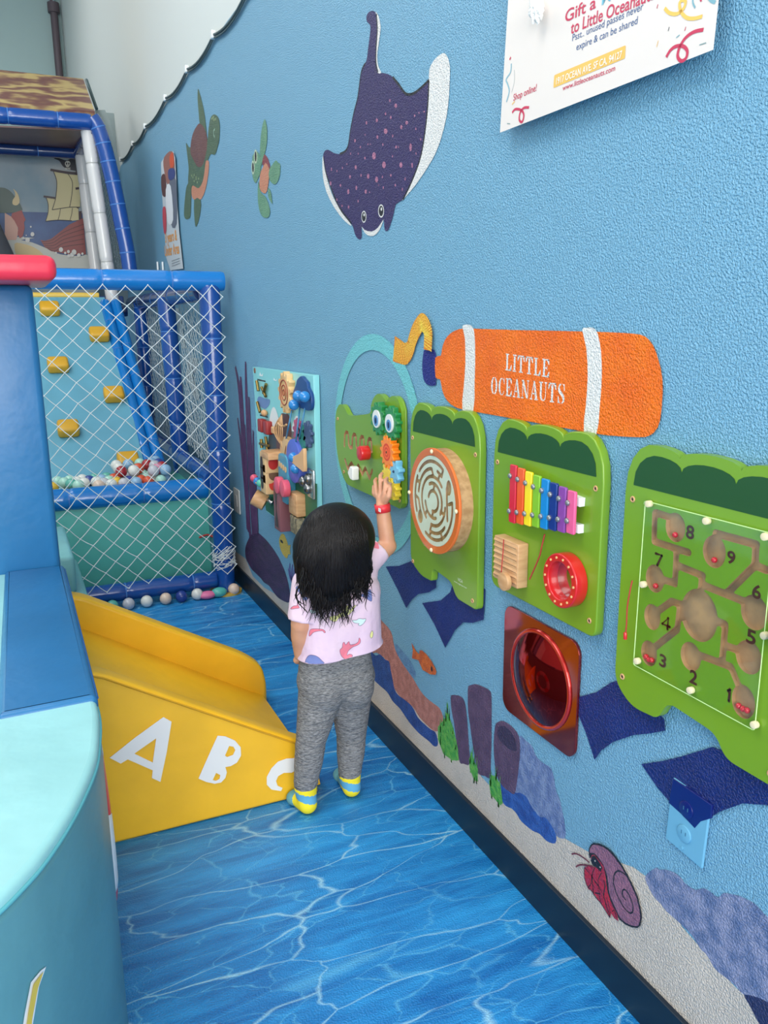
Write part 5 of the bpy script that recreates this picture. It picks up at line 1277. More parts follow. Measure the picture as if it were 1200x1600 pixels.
for i in range(6, len(cp) - 2, 5):
    bm = bmesh.new(); u = (Vector(cp[i + 1]) - Vector(cp[i])).normalized(); addtube(bm, [Vector(cp[i]) - u * .004, Vector(cp[i]) + u * .004], .0535, 20); bmput('tie', bm, TIE, FT.children[-1] if FT.children[-1].name.startswith('bent_post') else [c for c in FT.children if c.name.startswith('bent_post')][0], 60)
padtube('white_post', q2(135, 193, 6.24), q2(176, 470, 6.24), .045, WPT, FT, TIEW, .32, .25)
padtube('white_post', q2(127, 243, 6.85), q2(152, 440, 6.85), .045, WPT, FT, TIEW, .34, .2)
net('side_net', lambda u, v: (q2(144, 205).lerp(q2(164, 243, 7.6), u)).lerp(q2(186, 440).lerp(q2(200, 425, 7.6), u), v), 12, 60, .0018, NET2, FT, .003, 5)
bm = bmesh.new(); V = [bm.verts.new(v) for v in (q2(148, 172, 6.9), q2(164, 172, 6.9), q2(172, 190, 6.9), q2(188, 262, 6.9), q2(178, 300, 6.9), q2(160, 230, 6.9))]; bm.faces.new(V)
o_ = bmput('mesh_curtain', bm, mat('mesh_grey', (150, 164, 164), .7), FT); o_.modifiers.new('t', 'SOLIDIFY').thickness = .004
tube('rope_edge', [q2(135, 125, 7.1), q2(151, 170, 6.8)], .012, mat('cable_dark', (62, 84, 88), .5), FT, 8)
boxo('grey_end_panel', tuple(q2(160, 330, 7.9)), (.5, .03, 1.6), mat('mesh_grey', (150, 164, 164), .7), FT, .003)
# pirate backdrop
YB = 7.25


def art(name, loops, rgb, k, sm=0, parent=None, **kw):
    L_ = []
    out = []; F = []; base = 0
    for q in loops:
        q = catmull(q, sm) if sm else q
        pts = [ony(a / 8, 220 + b / 8, YB - .002 * k) for a, b in q]
        tr = tessellate_polygon([[Vector((p.x, p.z, 0)) for p in pts]]); out += [tuple(p) for p in pts]
        for t in tr:
            f = [base + i for i in t]; n_ = (Vector(out[f[1]]) - Vector(out[f[0]])).cross(Vector(out[f[2]]) - Vector(out[f[0]]))
            if n_.y > 0: f.reverse()
            F.append(f)
        base += len(pts)
    me = bpy.data.meshes.new(name); me.from_pydata(out, [], F)
    return put(name, me, mat('art_%d_%d_%d' % rgb, rgb, .4, **kw), parent or bd)


sky0, sky1 = ony(0, 225, YB), ony(150, 440, YB)
bd = boxo('backdrop', ((-2.8 + sky1.x) / 2 + .0, YB + .012, (sky0.z + 1.62) / 2), (sky1.x + 2.8, .02, sky0.z - 1.62), mat('backdrop_sky', (112, 140, 154), .4, var=((160, 166, 168), 2.2, .16)), FT); bd['label'] = 'printed pirate ship backdrop'
ln = lambda pts, w_: stroke(pts, w_)
art('printed_sea', [[(-3000, 860), (300, 888), (1040, 905), (1090, 1600), (-3000, 1600)]], (38, 66, 116), 1, var=((52, 90, 140), 6, .15))
art('printed_wave', [[(-3000, 1150), (180, 1200), (260, 1240), (400, 1270), (620, 1360), (760, 1420), (1000, 1440), (1090, 1430), (1090, 1620), (-3000, 1620)]], (190, 190, 180), 2, 3)
art('printed_sand', [[(180, 1290), (300, 1290), (420, 1330), (520, 1400), (560, 1500), (250, 1500)]], (204, 178, 124), 3, 3)
art('printed_hull', [[(505, 1240), (560, 1250), (640, 1225), (760, 1130), (860, 1050), (1040, 965), (1075, 1420), (900, 1425), (760, 1400), (640, 1380), (560, 1330)]], (134, 62, 60), 4)
art('printed_planks', sum([ln([(520 + 20 * i, 1262 + 22 * i), (650 + 10 * i, 1240 + 34 * i), (800, 1140 + 46 * i), (1050, 1040 + 62 * i)], 7) for i in range(5)], []), (72, 30, 34), 5)
art('printed_mast', [[(945, 190), (970, 190), (985, 1000), (950, 1000)], [(985, 880), (1020, 880), (1020, 980), (985, 980)]], (66, 40, 46), 4)
SL = (196, 184, 138)
art('printed_sail', [[(575, 705), (690, 720), (720, 700), (980, 850), (985, 990), (900, 1000), (720, 990), (570, 1005), (600, 920), (605, 800)]], SL, 5)
art('printed_sail', [[(665, 375), (850, 420), (980, 430), (1005, 640), (1000, 830), (870, 830), (652, 862), (690, 740), (710, 600), (705, 480)]], SL, 6)
art('printed_sail_lines', ln([(665, 375), (706, 490), (708, 600), (690, 740), (652, 862)], 9) + ln([(652, 862), (760, 845), (870, 830), (1000, 830)], 9) + ln([(850, 415), (900, 500), (905, 600), (890, 730), (870, 830)], 8) + ln([(575, 705), (602, 790), (600, 900), (570, 1005)], 8) + ln([(570, 1005), (720, 990), (900, 998)], 8) + ln([(755, 850), (745, 920), (725, 990)], 7) + ln([(905, 840), (895, 920), (875, 990)], 7), (46, 40, 40), 7)
art('printed_yard', ln([(630, 362), (800, 392), (985, 412)], 30) + ln([(545, 695), (690, 716)], 24) + ln([(945, 598), (1000, 590)], 28), (50, 34, 42), 8)
fl = art('printed_flag', [[(676, 222), (710, 206), (760, 225), (830, 245), (890, 215), (930, 190), (965, 200), (970, 360), (900, 368), (830, 350), (780, 310), (740, 250)]], (34, 34, 44), 6, 3)
art('printed_skull', [ell((845, 285), 34, 36), ell((845, 318), 20, 14)] + ln([(815, 340), (880, 358)], 8) + ln([(880, 338), (815, 358)], 8), (200, 196, 184), 8, parent=fl)
art('printed_skull_eyes', [ell((832, 285), 9, 14), ell((860, 285), 9, 14)], (34, 34, 44), 9, parent=fl)
art('printed_helmet', [[(-120, 640), (-40, 590), (60, 590), (140, 640), (200, 720), (280, 860), (140, 900), (0, 900), (-120, 900)]], (70, 90, 82), 5, 2)
art('printed_horn', [[(165, 600), (215, 650), (242, 720), (240, 780), (200, 808), (158, 790), (160, 740), (190, 690), (185, 640)]], (206, 184, 136), 6, 3)
art('printed_face', [[(60, 900), (160, 960), (220, 1060), (230, 1160), (200, 1240), (60, 1240)]], (204, 156, 138), 5)
art('printed_beard', [[(150, 905), (270, 868), (300, 940), (320, 985), (300, 1020), (308, 1090), (285, 1190), (250, 1220), (220, 1170), (228, 1090), (180, 1000), (140, 950)]], (150, 58, 56), 6)
art('printed_foam', [ell((x, y), r, r * 1.15, 12) for x, y, r in ((385, 1075, 11), (405, 1168, 24), (345, 1240, 28), (290, 1215, 15), (328, 1182, 7), (762, 1360, 26), (815, 1402, 14), (855, 1385, 18), (925, 1392, 30), (900, 1425, 26), (1030, 1412, 14), (985, 1430, 22), (700, 1400, 12), (860, 1440, 20))], (206, 204, 198), 8)
# grey mound on the upper deck
rk = thing('padded_rock', (-1.2, 6.7, 1.6), 'dark grey rounded mound on the upper deck above the red cap', 'play rock')
blob('padding', [('c', tuple(q2(-40, 420, 6.7)), .28, tuple(q2(-45, 330, 6.7)), .15), ('c', tuple(q2(-20, 425, 6.7)), .22, tuple(q2(-30, 360, 6.7)), .14)], .02, vinyl('slate_vinyl', (84, 86, 92), .5), rk, 10, cut=[((0, 0, 1.603), (0, 0, 1))])

# ================================================================ balls
BC = {'pale mint green': (168, 214, 196), 'white': (222, 222, 214), 'dark red': (160, 34, 42), 'yellow': (226, 186, 62), 'pale blue': (142, 180, 210), 'orange red': (206, 82, 48), 'navy blue': (44, 66, 140), 'pink': (222, 130, 160), 'pearl grey': (190, 190, 196), 'teal green': (96, 176, 160), 'peach': (222, 196, 176)}
BN = ['pale mint green', 'white', 'pearl grey', 'pale blue', 'white', 'dark red', 'yellow', 'teal green', 'navy blue', 'orange red', 'peach', 'pink', 'pale mint green', 'white', 'pale blue', 'pearl grey', 'white', 'teal green', 'pale mint green', 'pale blue', 'dark red']
PROTO = {}


def ball(c, colr, where, group, r=.031):
    k = (colr, r)
    if k not in PROTO:
        bm = bmesh.new(); addsph(bm, (0, 0, 0), r, 20)
        me = bpy.data.meshes.new('plastic_ball'); bm.to_mesh(me); bm.free(); me.materials.append(mat('ball_' + colr.replace(' ', '_'), BC[colr], .3, coat=.2)); me.polygons.foreach_set('use_smooth', [True] * len(me.polygons)); PROTO[k] = me
    o = bpy.data.objects.new('plastic_ball', PROTO[k]); COL.objects.link(o); o.location = c
    return tag(o, colr + ' plastic ball ' + where, 'ball', group)


rnd = random.Random(11); D_ = .0635; n_ = 0
for layer in range(3):
    for j in range(7):
        for i in range(13):
            x = -1.03 + D_ * (i + .5 * (j % 2)) + (.5 * D_ if layer == 1 else 0); y = 4.425 + D_ * .868 * j + D_ * .29 * layer
            z = .500 + .031 + layer * D_ * .83
            if x > -.30 or y > 4.86: continue
            if y + .035 > A0.y + (z - .03 - A0.z) / (A1.z - A0.z) * (A1.y - A0.y) - .03 and x < -.38: continue
            lim = (1.2, .72 + .28 * (x + 1.0) / .7, -.45 + 1.1 * (x + .95) / .65)[layer]
            if layer and rnd.random() > lim: continue
            if layer == 0 and 1 <= j < 4 and False: continue
            ball((x, y, z), BN[rnd.randrange(len(BN))], 'in the ball pit behind the net', 'balls in the ball pit'); n_ += 1
for (bx, by), c in (((173, 940), 'teal green'), ((200, 941), 'pearl grey'), ((229, 939), 'white'), ((257, 932), 'peach'), ((283, 931), 'navy blue'), ((308, 928), 'white'), ((358, 912), 'peach')):
    p = onz(bx, by, .0305); ball((p.x, min(p.y, 4.110), .0305), c, 'on the floor under the bottom rail of the net', 'balls under the bottom rail', .0305)
p = onz(318, 931, .02); tag(sph('foam_shell', (p.x + .02, min(p.y, 4.105), .022), (.045, .03, .021), mat('toy_pink', (226, 118, 160), .4), None, 20), 'crushed pink plastic ball on the floor under the bottom rail', 'ball')
p = onz(337, 925, .025); tag(sph('toy_egg', (p.x + .015, min(p.y, 4.105), .0262), (.042, .032, .026), mat('ball_teal', (84, 178, 168), .3), None, 20), 'teal egg-shaped toy on the floor beside the net corner post', 'toy')

# ================================================================ the child
CH = thing('person', (-.30, 2.09, 0), 'small child with long black hair, lilac dinosaur shirt and grey leggings reaching up', 'person')
SKIN = mat('skin', (214, 160, 128), .5, (300, .08), var=((204, 146, 116), 20, .2)); SKIN.node_tree.nodes['Principled BSDF'].inputs['Subsurface Weight'].default_value = .12
SKIN.node_tree.nodes['Principled BSDF'].inputs['Subsurface Radius'].default_value = (.01, .004, .002)
J = lambda x, y, Y=2.10: ony(x, y, Y)
t_ = tuple
YS = 2.09
hd = J(522, 853, 2.075); neck = J(522, 905, 2.085)
pelL, pelR = J(503, 1068), J(547, 1062)
kneeL, kneeR = J(486, 1155, 2.078), J(549, 1150, 2.115)
ankL, ankR = J(477.5, 1233, 2.068), J(546.5, 1214, 2.095)
shL, shR = J(482, 912, 2.09), J(566, 885, 2.10)
elbL = J(472, 975, 2.085); wrL = J(470, 1022, 2.115)
elbR = J(606, 853, 2.115); wrR = onx(597.5, 791, -.099)
chL, chR = J(506, 935), J(552, 925)
hemL, hemR = J(510, 1030), J(553, 1018)
# raised right hand
kn = [onx(588.5, 771, -.094), onx(595, 766, -.097), onx(601.5, 768, -.098), onx(607.5, 775, -.096)]
md_ = [onx(587, 757, -.088), onx(594.5, 750, -.093), onx(602.5, 757, -.095), onx(609.5, 764, -.090)]
tp_ = [onx(588, 748, -.068), onx(597, 739.5, -.068), onx(605, 747, -.070), onx(610, 756, -.068)]
ti_ = [a.lerp(b, .5) + Vector((-.003, 0, .002)) for a, b in zip(md_, tp_)]
pr = [('c', t_(wrR), .0185, t_(wrR.lerp(kn[1], .5)), .0165)]
for k in kn: pr.append(('c', t_(wrR + Vector((0, 0, .006))), .0125, t_(k), .0082))
for i in range(4):
    pr.append(('c', t_(kn[i]), .0078, t_(md_[i]), .0072)); pr.append(('c', t_(md_[i]), .0072, t_(ti_[i]), .0066)); pr.append(('c', t_(ti_[i]), .0066, t_(tp_[i]), .0055))
th0 = wrR + Vector((.004, .014, .012)); th1 = onx(584.5, 771, -.084); th2 = onx(584, 760, -.070)
pr += [('c', t_(th0), .0105, t_(th1), .0075), ('c', t_(th1), .0075, t_(th2), .006)]
# arms
pr += [('c', t_(wrR), .0195, t_(wrR.lerp(elbR, .45)), .0225), ('c', t_(wrR.lerp(elbR, .45)), .0225, t_(elbR), .0235), ('c', t_(elbR), .0265, t_(shR), .034)]
pr += [('c', t_(shL), .036, t_(elbL), .0325), ('c', t_(elbL), .0315, t_(elbL.lerp(wrL, .4)), .0305), ('c', t_(elbL.lerp(wrL, .4)), .0305, t_(wrL), .0195)]
# relaxed left hand in front of the hip
lk = [wrL + Vector(v) for v in ((-.012, .012, -.022), (-.004, .016, -.026), (.004, .018, -.027), (.012, .017, -.024))]
for i, k in enumerate(lk):
    e = k + Vector((.006, .012, -.010)); f = e + Vector((.012, .004, -.002))
    pr += [('c', t_(wrL), .014, t_(k), .0085), ('c', t_(k), .0078, t_(e), .007), ('c', t_(e), .007, t_(f), .006)]
pr += [('c', t_(wrL), .012, t_(wrL + Vector((.018, .012, -.012))), .0075), ('c', t_(wrL + Vector((.018, .012, -.012))), .0075, t_(wrL + Vector((.026, .018, -.022))), .006)]
# torso, neck, head
pr += [('c', t_(chL), .066, t_(chR), .064), ('c', t_(hemL + Vector((.006, 0, .05))), .060, t_(hemR + Vector((-.006, 0, .05))), .060), ('e', t_((chL + chR + hemL + hemR) / 4 + Vector((0, .01, 0))), (.095, .072, .12)), ('c', t_(shL + Vector((.01, 0, -.005))), .034, t_(shR + Vector((-.01, 0, 0))), .034), ('c', t_((chL + chR) / 2), .04, t_(neck + Vector((0, 0, .02))), .036)]
fd = Vector((-.28, .96, -.08)).normalized(); sd = fd.cross(Vector((0, 0, 1))).normalized(); ud = sd.cross(fd)
hr = Matrix((sd, fd, ud)).transposed()
H_ = lambda a, b, c: hd + sd * a + fd * b + ud * c
pr += [('e', t_(H_(0, -.004, .012)), (.081, .094, .088), hr), ('e', t_(H_(0, .030, -.040)), (.062, .058, .056), hr)]
pr += [('e', t_(H_(0, .086, -.034)), (.013, .014, .012), hr), ('c', t_(H_(0, .087, -.005)), .009, t_(H_(0, .094, -.032)), .010)]          # nose
pr += [('e', t_(H_(.040, .058, -.046)), (.026, .026, .024), hr), ('e', t_(H_(-.040, .058, -.046)), (.026, .026, .024), hr), ('e', t_(H_(0, .074, -.080)), (.022, .018, .016), hr), ('c', t_(H_(-.014, .084, -.058)), .007, t_(H_(.014, .084, -.058)), .007)]
for s in (1, -1): pr += [('e', t_(H_(.083 * s, .0, -.014)), (.010, .018, .026), hr)]
# pelvis and legs
pr += [('c', t_(pelL + Vector((0, 0, .01))), .066, t_(pelR + Vector((0, 0, .01))), .066), ('c', t_(pelL), .06, t_(kneeL), .038), ('c', t_(pelR), .06, t_(kneeR), .038)]
for k, a, dx_, dy_ in ((kneeL, ankL, -.015, .048), (kneeR, ankR, .004, .08)):
    calf = k.lerp(a, .45)
    pr += [('c', t_(k), .036, t_(calf), .035), ('c', t_(calf), .035, t_(a), .024), ('c', t_(a), .024, (a.x, a.y - .008, .024), .021), ('c', (a.x, a.y - .004, .022), .020, (a.x + dx_, a.y - .012 + dy_, .021), .018)]
body = blob('body', pr, .0032, SKIN, CH, 4)
# face: eyes, brows, mouth
EW = mat('eye_sclera', (236, 234, 230), .2); EB = mat('eye_brown', (46, 28, 20), .15)
for s in (1, -1):
    e = sph('eye', H_(.031 * s, .077, -.012), (.0125, .008, .0075), EW, CH, 16, hr); sph('iris', H_(.031 * s, .0835, -.012), (.0062, .003, .0065), EB, e, 14, hr)
    tube('eyebrow', [H_(.018 * s, .089, .010), H_(.032 * s, .084, .015), H_(.046 * s, .074, .010)], .0026, mat('hair_black', (22, 19, 19), .38, spec=.5), CH, 6, 3)
tube('lips', [H_(-.018, .083, -.060), H_(0, .092, -.0605), H_(.018, .083, -.060)], .0038, mat('lips', (186, 96, 92), .4), CH, 8, 4)

# leggings
LG = bpy.data.materials.new('heather_jersey'); LG.use_nodes = True; nt = LG.node_tree; bs = nt.nodes['Principled BSDF']; bs.inputs['Roughness'].default_value = .85
ge = nt.nodes.new('ShaderNodeNewGeometry'); mpp = nt.nodes.new('ShaderNodeMapping'); mpp.inputs['Scale'].default_value = (1, 1, 5.5); mpp.inputs['Rotation'].default_value = (0, R(12), 0)
n1 = nt.nodes.new('ShaderNodeTexNoise'); n1.inputs['Scale'].default_value = 95; n1.inputs['Detail'].default_value = 4; n1.inputs['Roughness'].default_value = .65
rp = nt.nodes.new('ShaderNodeValToRGB'); rp.color_ramp.elements[0].position = .34; rp.color_ramp.elements[0].color = (*lin((64, 66, 70)), 1); rp.color_ramp.elements[1].position = .68; rp.color_ramp.elements[1].color = (*lin((158, 158, 158)), 1)
nt.links.new(ge.outputs['Position'], mpp.inputs[0]); nt.links.new(mpp.outputs[0], n1.inputs[0]); nt.links.new(n1.outputs[0], rp.inputs[0]); nt.links.new(rp.outputs[0], bs.inputs['Base Color'])
n2 = nt.nodes.new('ShaderNodeTexNoise'); n2.inputs['Scale'].default_value = 22; n2.inputs['Detail'].default_value = 2; n2.inputs['Distortion'].default_value = 1.0; m3 = nt.nodes.new('ShaderNodeMapping'); m3.inputs['Scale'].default_value = (.8, .8, 3.2); nt.links.new(ge.outputs['Position'], m3.inputs[0]); nt.links.new(m3.outputs[0], n2.inputs[0])
bp = nt.nodes.new('ShaderNodeBump'); bp.inputs['Strength'].default_value = .9; bp.inputs['Distance'].default_value = .008; nt.links.new(n2.outputs[0], bp.inputs['Height']); nt.links.new(bp.outputs[0], bs.inputs['Normal'])
lp = [('c', t_(pelL + Vector((.0, -.002, .012))), .075, t_(pelR + Vector((0, -.002, .012))), .075), ('e', t_(pelL + Vector((-.002, -.020, -.012))), (.062, .062, .07)), ('e', t_(pelR + Vector((.002, -.020, -.012))), (.062, .062, .07)), ('c', t_(pelL + Vector((0, 0, .05))), .068, t_(pelR + Vector((0, 0, .05))), .068), ('c', t_(pelL + Vector((.006, 0, .085))), .070, t_(pelR + Vector((-.006, 0, .085))), .070)]
for pl, k, a in ((pelL, kneeL, ankL), (pelR, kneeR, ankR)):
    calf = k.lerp(a, .42)
    lp += [('c', t_(pl + Vector((0, 0, -.01))), .069, t_(k), .0445), ('c', t_(k), .0445, t_(calf), .0425), ('c', t_(calf), .0425, t_(a + Vector((0, 0, .02))), .034), ('f', t_(a + Vector((0, 0, .03))), .035, t_(a + Vector((0, 0, .006))), .031)]
    for f_, rr_ in ((.72, .052), (.86, .048), (1.0, .0475)):
        q = pl.lerp(k, f_); lp.append(('e', t_(q), (rr_, rr_, .007), Matrix.Rotation(R(14 if f_ < .9 else -12), 3, 'Y')))
    for f_, rr_ in ((.16, .046), (.34, .0445), (.80, .039), (.90, .0375)):
        q = k.lerp(a, f_); lp.append(('e', t_(q), (rr_, rr_, .006), Matrix.Rotation(R(10 if f_ < .3 else -9), 3, 'Y')))
leg = blob('leggings', lp, .0042, LG, CH, 5)
leg['label'] = 'heather grey leggings'

# socks
SY = mat('sock_yellow', (240, 222, 40), .85); SBL = mat('sock_blue', (88, 164, 204), .85); STL = mat('sock_teal', (96, 158, 168), .85)
for a, dx_, dy_ in ((ankL, -.017, .052), (ankR, .004, .085)):
    ft = Vector((a.x + dx_, a.y - .012 + dy_, .023))
    sp = [('f', (a.x, a.y, a.z + .012), .034, (a.x, a.y - .003, a.z - .018), .031), ('c', (a.x, a.y - .002, a.z - .012), .0300, (a.x, a.y - .014, .0285), .0285), ('c', (a.x, a.y - .014, .028), .028, (a.x + dx_ * .5, a.y - .012 + dy_ * .5, .026), .0255), ('c', (a.x + dx_ * .5, a.y - .012 + dy_ * .5, .026), .0255, t_(ft), .0225), ('e', t_(ft), (.030, .030, .022))]
    so_ = blob('sock', sp, .0032, [SY, SBL, STL], CH, 3)
    o = wloc(so_); me = so_.data; idx = []
    for p in me.polygons:
        c = p.center + o; zz = c.z + (c.x - a.x) * .25; top = a.z + .012
        if (c.x - a.x) * dx_ + (c.y - a.y) * dy_ > .0016 + (c.z - .03) * .02: idx.append(2)
        elif c.z < .010 and c.y > a.y: idx.append(2)
        elif top - .040 < zz < top - .017: idx.append(1)
        else: idx.append(0)
    me.polygons.foreach_set('material_index', idx); so_['label'] = 'yellow sock with a blue band'

# shirt
SH = mat('lilac_jersey', (238, 212, 226), .8, (13, .8), var=((226, 198, 220), 12, .2), bdist=.012)
slL = J(475, 968, 2.085); slR = J(592, 857, 2.112)
mid = lambda a, b, t: a.lerp(b, t)
shp = [('c', t_(chL + Vector((-.004, -.002, 0))), .077, t_(chR + Vector((.002, -.002, 0))), .077), ('c', t_(shL + Vector((.012, 0, -.008))), .045, t_(shR + Vector((-.006, 0, -.004))), .045),
       ('c', t_(chL), .076, t_(hemL), .080), ('c', t_(chR), .076, t_(hemR), .082), ('c', t_(hemL + Vector((-.008, 0, 0))), .080, t_(hemR + Vector((.008, 0, 0))), .084), ('e', t_((chL + hemR) / 2), (.105, .082, .11)),
       ('f', t_(shL), .046, t_(slL), .046), ('e', t_(shL), (.046, .046, .046)), ('f', t_(shR + Vector((-.008, 0, -.004))), .044, t_(slR), .039), ('e', t_(shR), (.044, .044, .044)), ('c', t_(chR), .06, t_(shR + Vector((.0, 0, -.015))), .045), ('c', t_(chL), .06, t_(shL + Vector((.012, 0, -.02))), .042)]
# folds running from the left hip up to the right shoulder
for o_, l_ in ():
    a = J(492, 1012, 2.03) + Vector((o_ * .8, .0125, o_ * .2)); b = a + Vector((l_ * .75, .0, l_ * .62)); shp.append(('c', t_(a), .010, t_(b), .007))
hp0, hp1 = J(481, 1036, 2.06), J(592, 1006, 2.06)
pn = (hp1 - hp0).cross(Vector((0, 1, 0))).normalized(); pn = pn if pn.z > 0 else -pn
shirt = blob('shirt', shp, .0042, SH, CH, 6, cut=[(t_(hp0 + Vector((0, 0, 0))), t_(pn))]); shirt['label'] = 'lilac shirt printed with little dinosaurs'
so2 = shirt.modifiers.new('hem', 'SOLIDIFY'); so2.thickness = .0015; so2.offset = 1
bm = bmesh.new(); bm.from_mesh(shirt.data); bm.transform(Matrix.Translation(wloc(shirt))); BVS = BVHTree.FromBMesh(bm); bm.free()
PR = (440, 900, 7.5)


def printed(name, q, rgb, sm=3, off=.002, crop=PR, tree=None):
    """print worked into the shirt: outline laid on the cloth"""
    q = catmull(q, sm) if sm else q
    # dense triangulation so that it follows the cloth
    tr = tessellate_polygon([[Vector((a, b, 0)) for a, b in q]])
    bm = bmesh.new(); vs = [bm.verts.new((a, b, 0)) for a, b in q]
    for t in tr:
        try: bm.faces.new([vs[i] for i in t])
        except ValueError: pass
    for _ in range(3):
        es = [e for e in bm.edges if e.calc_length() > 16]
        if not es: break
        bmesh.ops.subdivide_edges(bm, edges=es, cuts=1); bmesh.ops.triangulate(bm, faces=bm.faces[:])
    bad = []
    for v in bm.verts:
        d = px(crop[0] + v.co.x / crop[2], crop[1] + v.co.y / crop[2]).normalized(); h = (tree or BVS).ray_cast(CAM, d)
        if h[0] is None: bad.append(v)
        else: v.co = h[0] + (h[1] if h[1].dot(d) < 0 else -h[1]) * off
    bmesh.ops.delete(bm, geom=bad, context='VERTS')
    if not bm.faces: bm.free(); return
    for f in bm.faces:
        if f.normal.dot(px(540, 960)) > 0: f.normal_flip()
    return bmput(name, bm, mat('print_%d_%d_%d' % rgb, rgb, .8), shirt, 180)


CO_, YE_, BLU_, MI_, LN_ = (240, 130, 148), (240, 236, 158), (118, 132, 190), (208, 232, 230), (104, 84, 120)
s_ = lambda pts, w_: stroke(pts, w_, 3)


def outl(name, q, w_=4):
    for k, quad in enumerate([None]):
        pass
    pts = catmull(q, 3); L_ = stroke(pts + [pts[0]], w_, smooth=False)
    bm = bmesh.new()
    for quad in L_:
        try: bm.faces.new([bm.verts.new((a, b, 0)) for a, b in quad])
        except ValueError: pass
    bad = []
    for v in bm.verts:
        d = px(PR[0] + v.co.x / PR[2], PR[1] + v.co.y / PR[2]).normalized(); h = BVS.ray_cast(CAM, d)
        if h[0] is None: bad.append(v)
        else: v.co = h[0] + (h[1] if h[1].dot(d) < 0 else -h[1]) * .0026
    bmesh.ops.delete(bm, geom=bad, context='VERTS')
    bmput(name, bm, mat('print_%d_%d_%d' % LN_, LN_, .8), shirt)


for nm, q, c in (('coral_dinosaur', [(905, 720), (922, 750), (915, 785), (880, 810), (835, 825), (800, 850), (775, 880), (762, 930), (790, 915), (825, 925), (820, 950), (770, 970), (735, 970), (700, 940), (680, 895), (680, 860), (705, 835), (712, 790), (730, 770), (750, 800), (785, 762), (802, 800), (860, 790), (895, 765)], CO_),
                 ('yellow_dinosaur', [(895, 335), (870, 345), (830, 400), (795, 440), (740, 470), (665, 488), (640, 525), (600, 530), (565, 510), (560, 480), (600, 462), (640, 460), (670, 435), (700, 420), (745, 350), (780, 345), (800, 390), (840, 345)], YE_),
                 ('coral_dinosaur', [(335, 640), (360, 618), (430, 615), (490, 625), (515, 655), (500, 662), (480, 640), (420, 645), (375, 660), (350, 690), (328, 700)], CO_),
                 ('blue_dinosaur', [(300, 960), (330, 925), (380, 925), (430, 945), (470, 985), (492, 1025), (300, 1025), (285, 1000)], BLU_),
                 ('blue_dinosaur', [(860, 262), (900, 230), (950, 208), (1005, 215), (1000, 180), (1025, 160), (1045, 180), (1050, 290), (1000, 270), (960, 245), (905, 240)], BLU_),
                 ('blue_dinosaur', [(175, 130), (230, 110), (330, 110), (390, 140), (380, 200), (330, 230), (290, 285), (255, 270), (230, 210), (190, 170)], BLU_),
                 ('coral_dinosaur', [(118, 375), (150, 350), (185, 345), (190, 310), (200, 345), (212, 372), (170, 380), (120, 388)], CO_),
                 ('mint_cloud', [(330, 400), (355, 388), (390, 385), (420, 392), (470, 400), (430, 415), (345, 435)], MI_),
                 ('mint_cloud', [(820, 520), (870, 515), (905, 495), (950, 500), (985, 500), (960, 550), (920, 580), (890, 570), (905, 555), (850, 550)], MI_),
                 ('yellow_leaf', [(1050, 640), (1066, 660), (1060, 710), (1040, 725), (1030, 690)], YE_)):
    printed(nm, q, c)
    if 'flower' not in nm: outl('print_outline', q)
hg = printed('sleeve_print', [(702, 500), (740, 462), (790, 460), (812, 520), (770, 515), (735, 525)], CO_, crop=(440, 760, 5.333))

# wristband
bw_ = wrR.lerp(elbR, .16); ax = (elbR - wrR).normalized()
def bandring(nm, c, ax, r, h, m, a0=0, a1=360, par=None):
    q = ax.to_track_quat('Z', 'Y').to_matrix(); n = 36; bm = bmesh.new(); rr = []
    for i in range(n + 1):
        a = R(a0 + (a1 - a0) * i / n); e = q @ Vector((math.cos(a), math.sin(a), 0))
        rr.append([bm.verts.new(Vector(c) + e * r - ax * h / 2), bm.verts.new(Vector(c) + e * r + ax * h / 2)])
    for i in range(n): bm.faces.new((rr[i][0], rr[i + 1][0], rr[i + 1][1], rr[i][1]))
    o = bmput(nm, bm, m, par or CH, 60); s = o.modifiers.new('t', 'SOLIDIFY'); s.thickness = .0012; return o


wb_ = bandring('wristband', wrR.lerp(elbR, .04), ax, .0232, .024, mat('band_red', (228, 52, 62), .4)); wb_['label'] = 'red paper wristband'
bmw = bmesh.new(); box(bmw, tuple(onx(593, 797, -.1275)), (.0015, .014, .010)); bmput('wristband_tab', bmw, mat('tab_white', (240, 240, 240), .4), wb_)

# hair
HB = mat('hair_black', (22, 19, 19), .38)
hbs = HB.node_tree.nodes['Principled BSDF']; hbs.inputs['Roughness'].default_value = .46; hbs.inputs['Specular IOR Level'].default_value = .22
K = lambda x, y, Y: t_(ony(x, y, Y))
hp_ = [('e', t_(H_(0, -.016, .022)), (.110, .104, .102), hr), ('e', K(519, 852, 2.045), (.112, .082, .088)),
       ('c', K(515, 895, 2.02), .05, K(511, 938, 2.012), .013), ('c', K(497, 895, 2.03), .04, K(492, 930, 2.02), .012), ('c', K(535, 895, 2.02), .042, K(537, 930, 2.014), .012), ('c', K(492, 868, 2.04), .062, K(488, 915, 2.03), .034), ('c', K(520, 870, 2.03), .07, K(515, 922, 2.02), .040), ('c', K(550, 862, 2.035), .058, K(558, 905, 2.03), .030),
       ('c', K(480, 880, 2.05), .038, K(480, 925, 2.035), .016), ('c', K(564, 880, 2.045), .034, K(566, 915, 2.04), .015)]
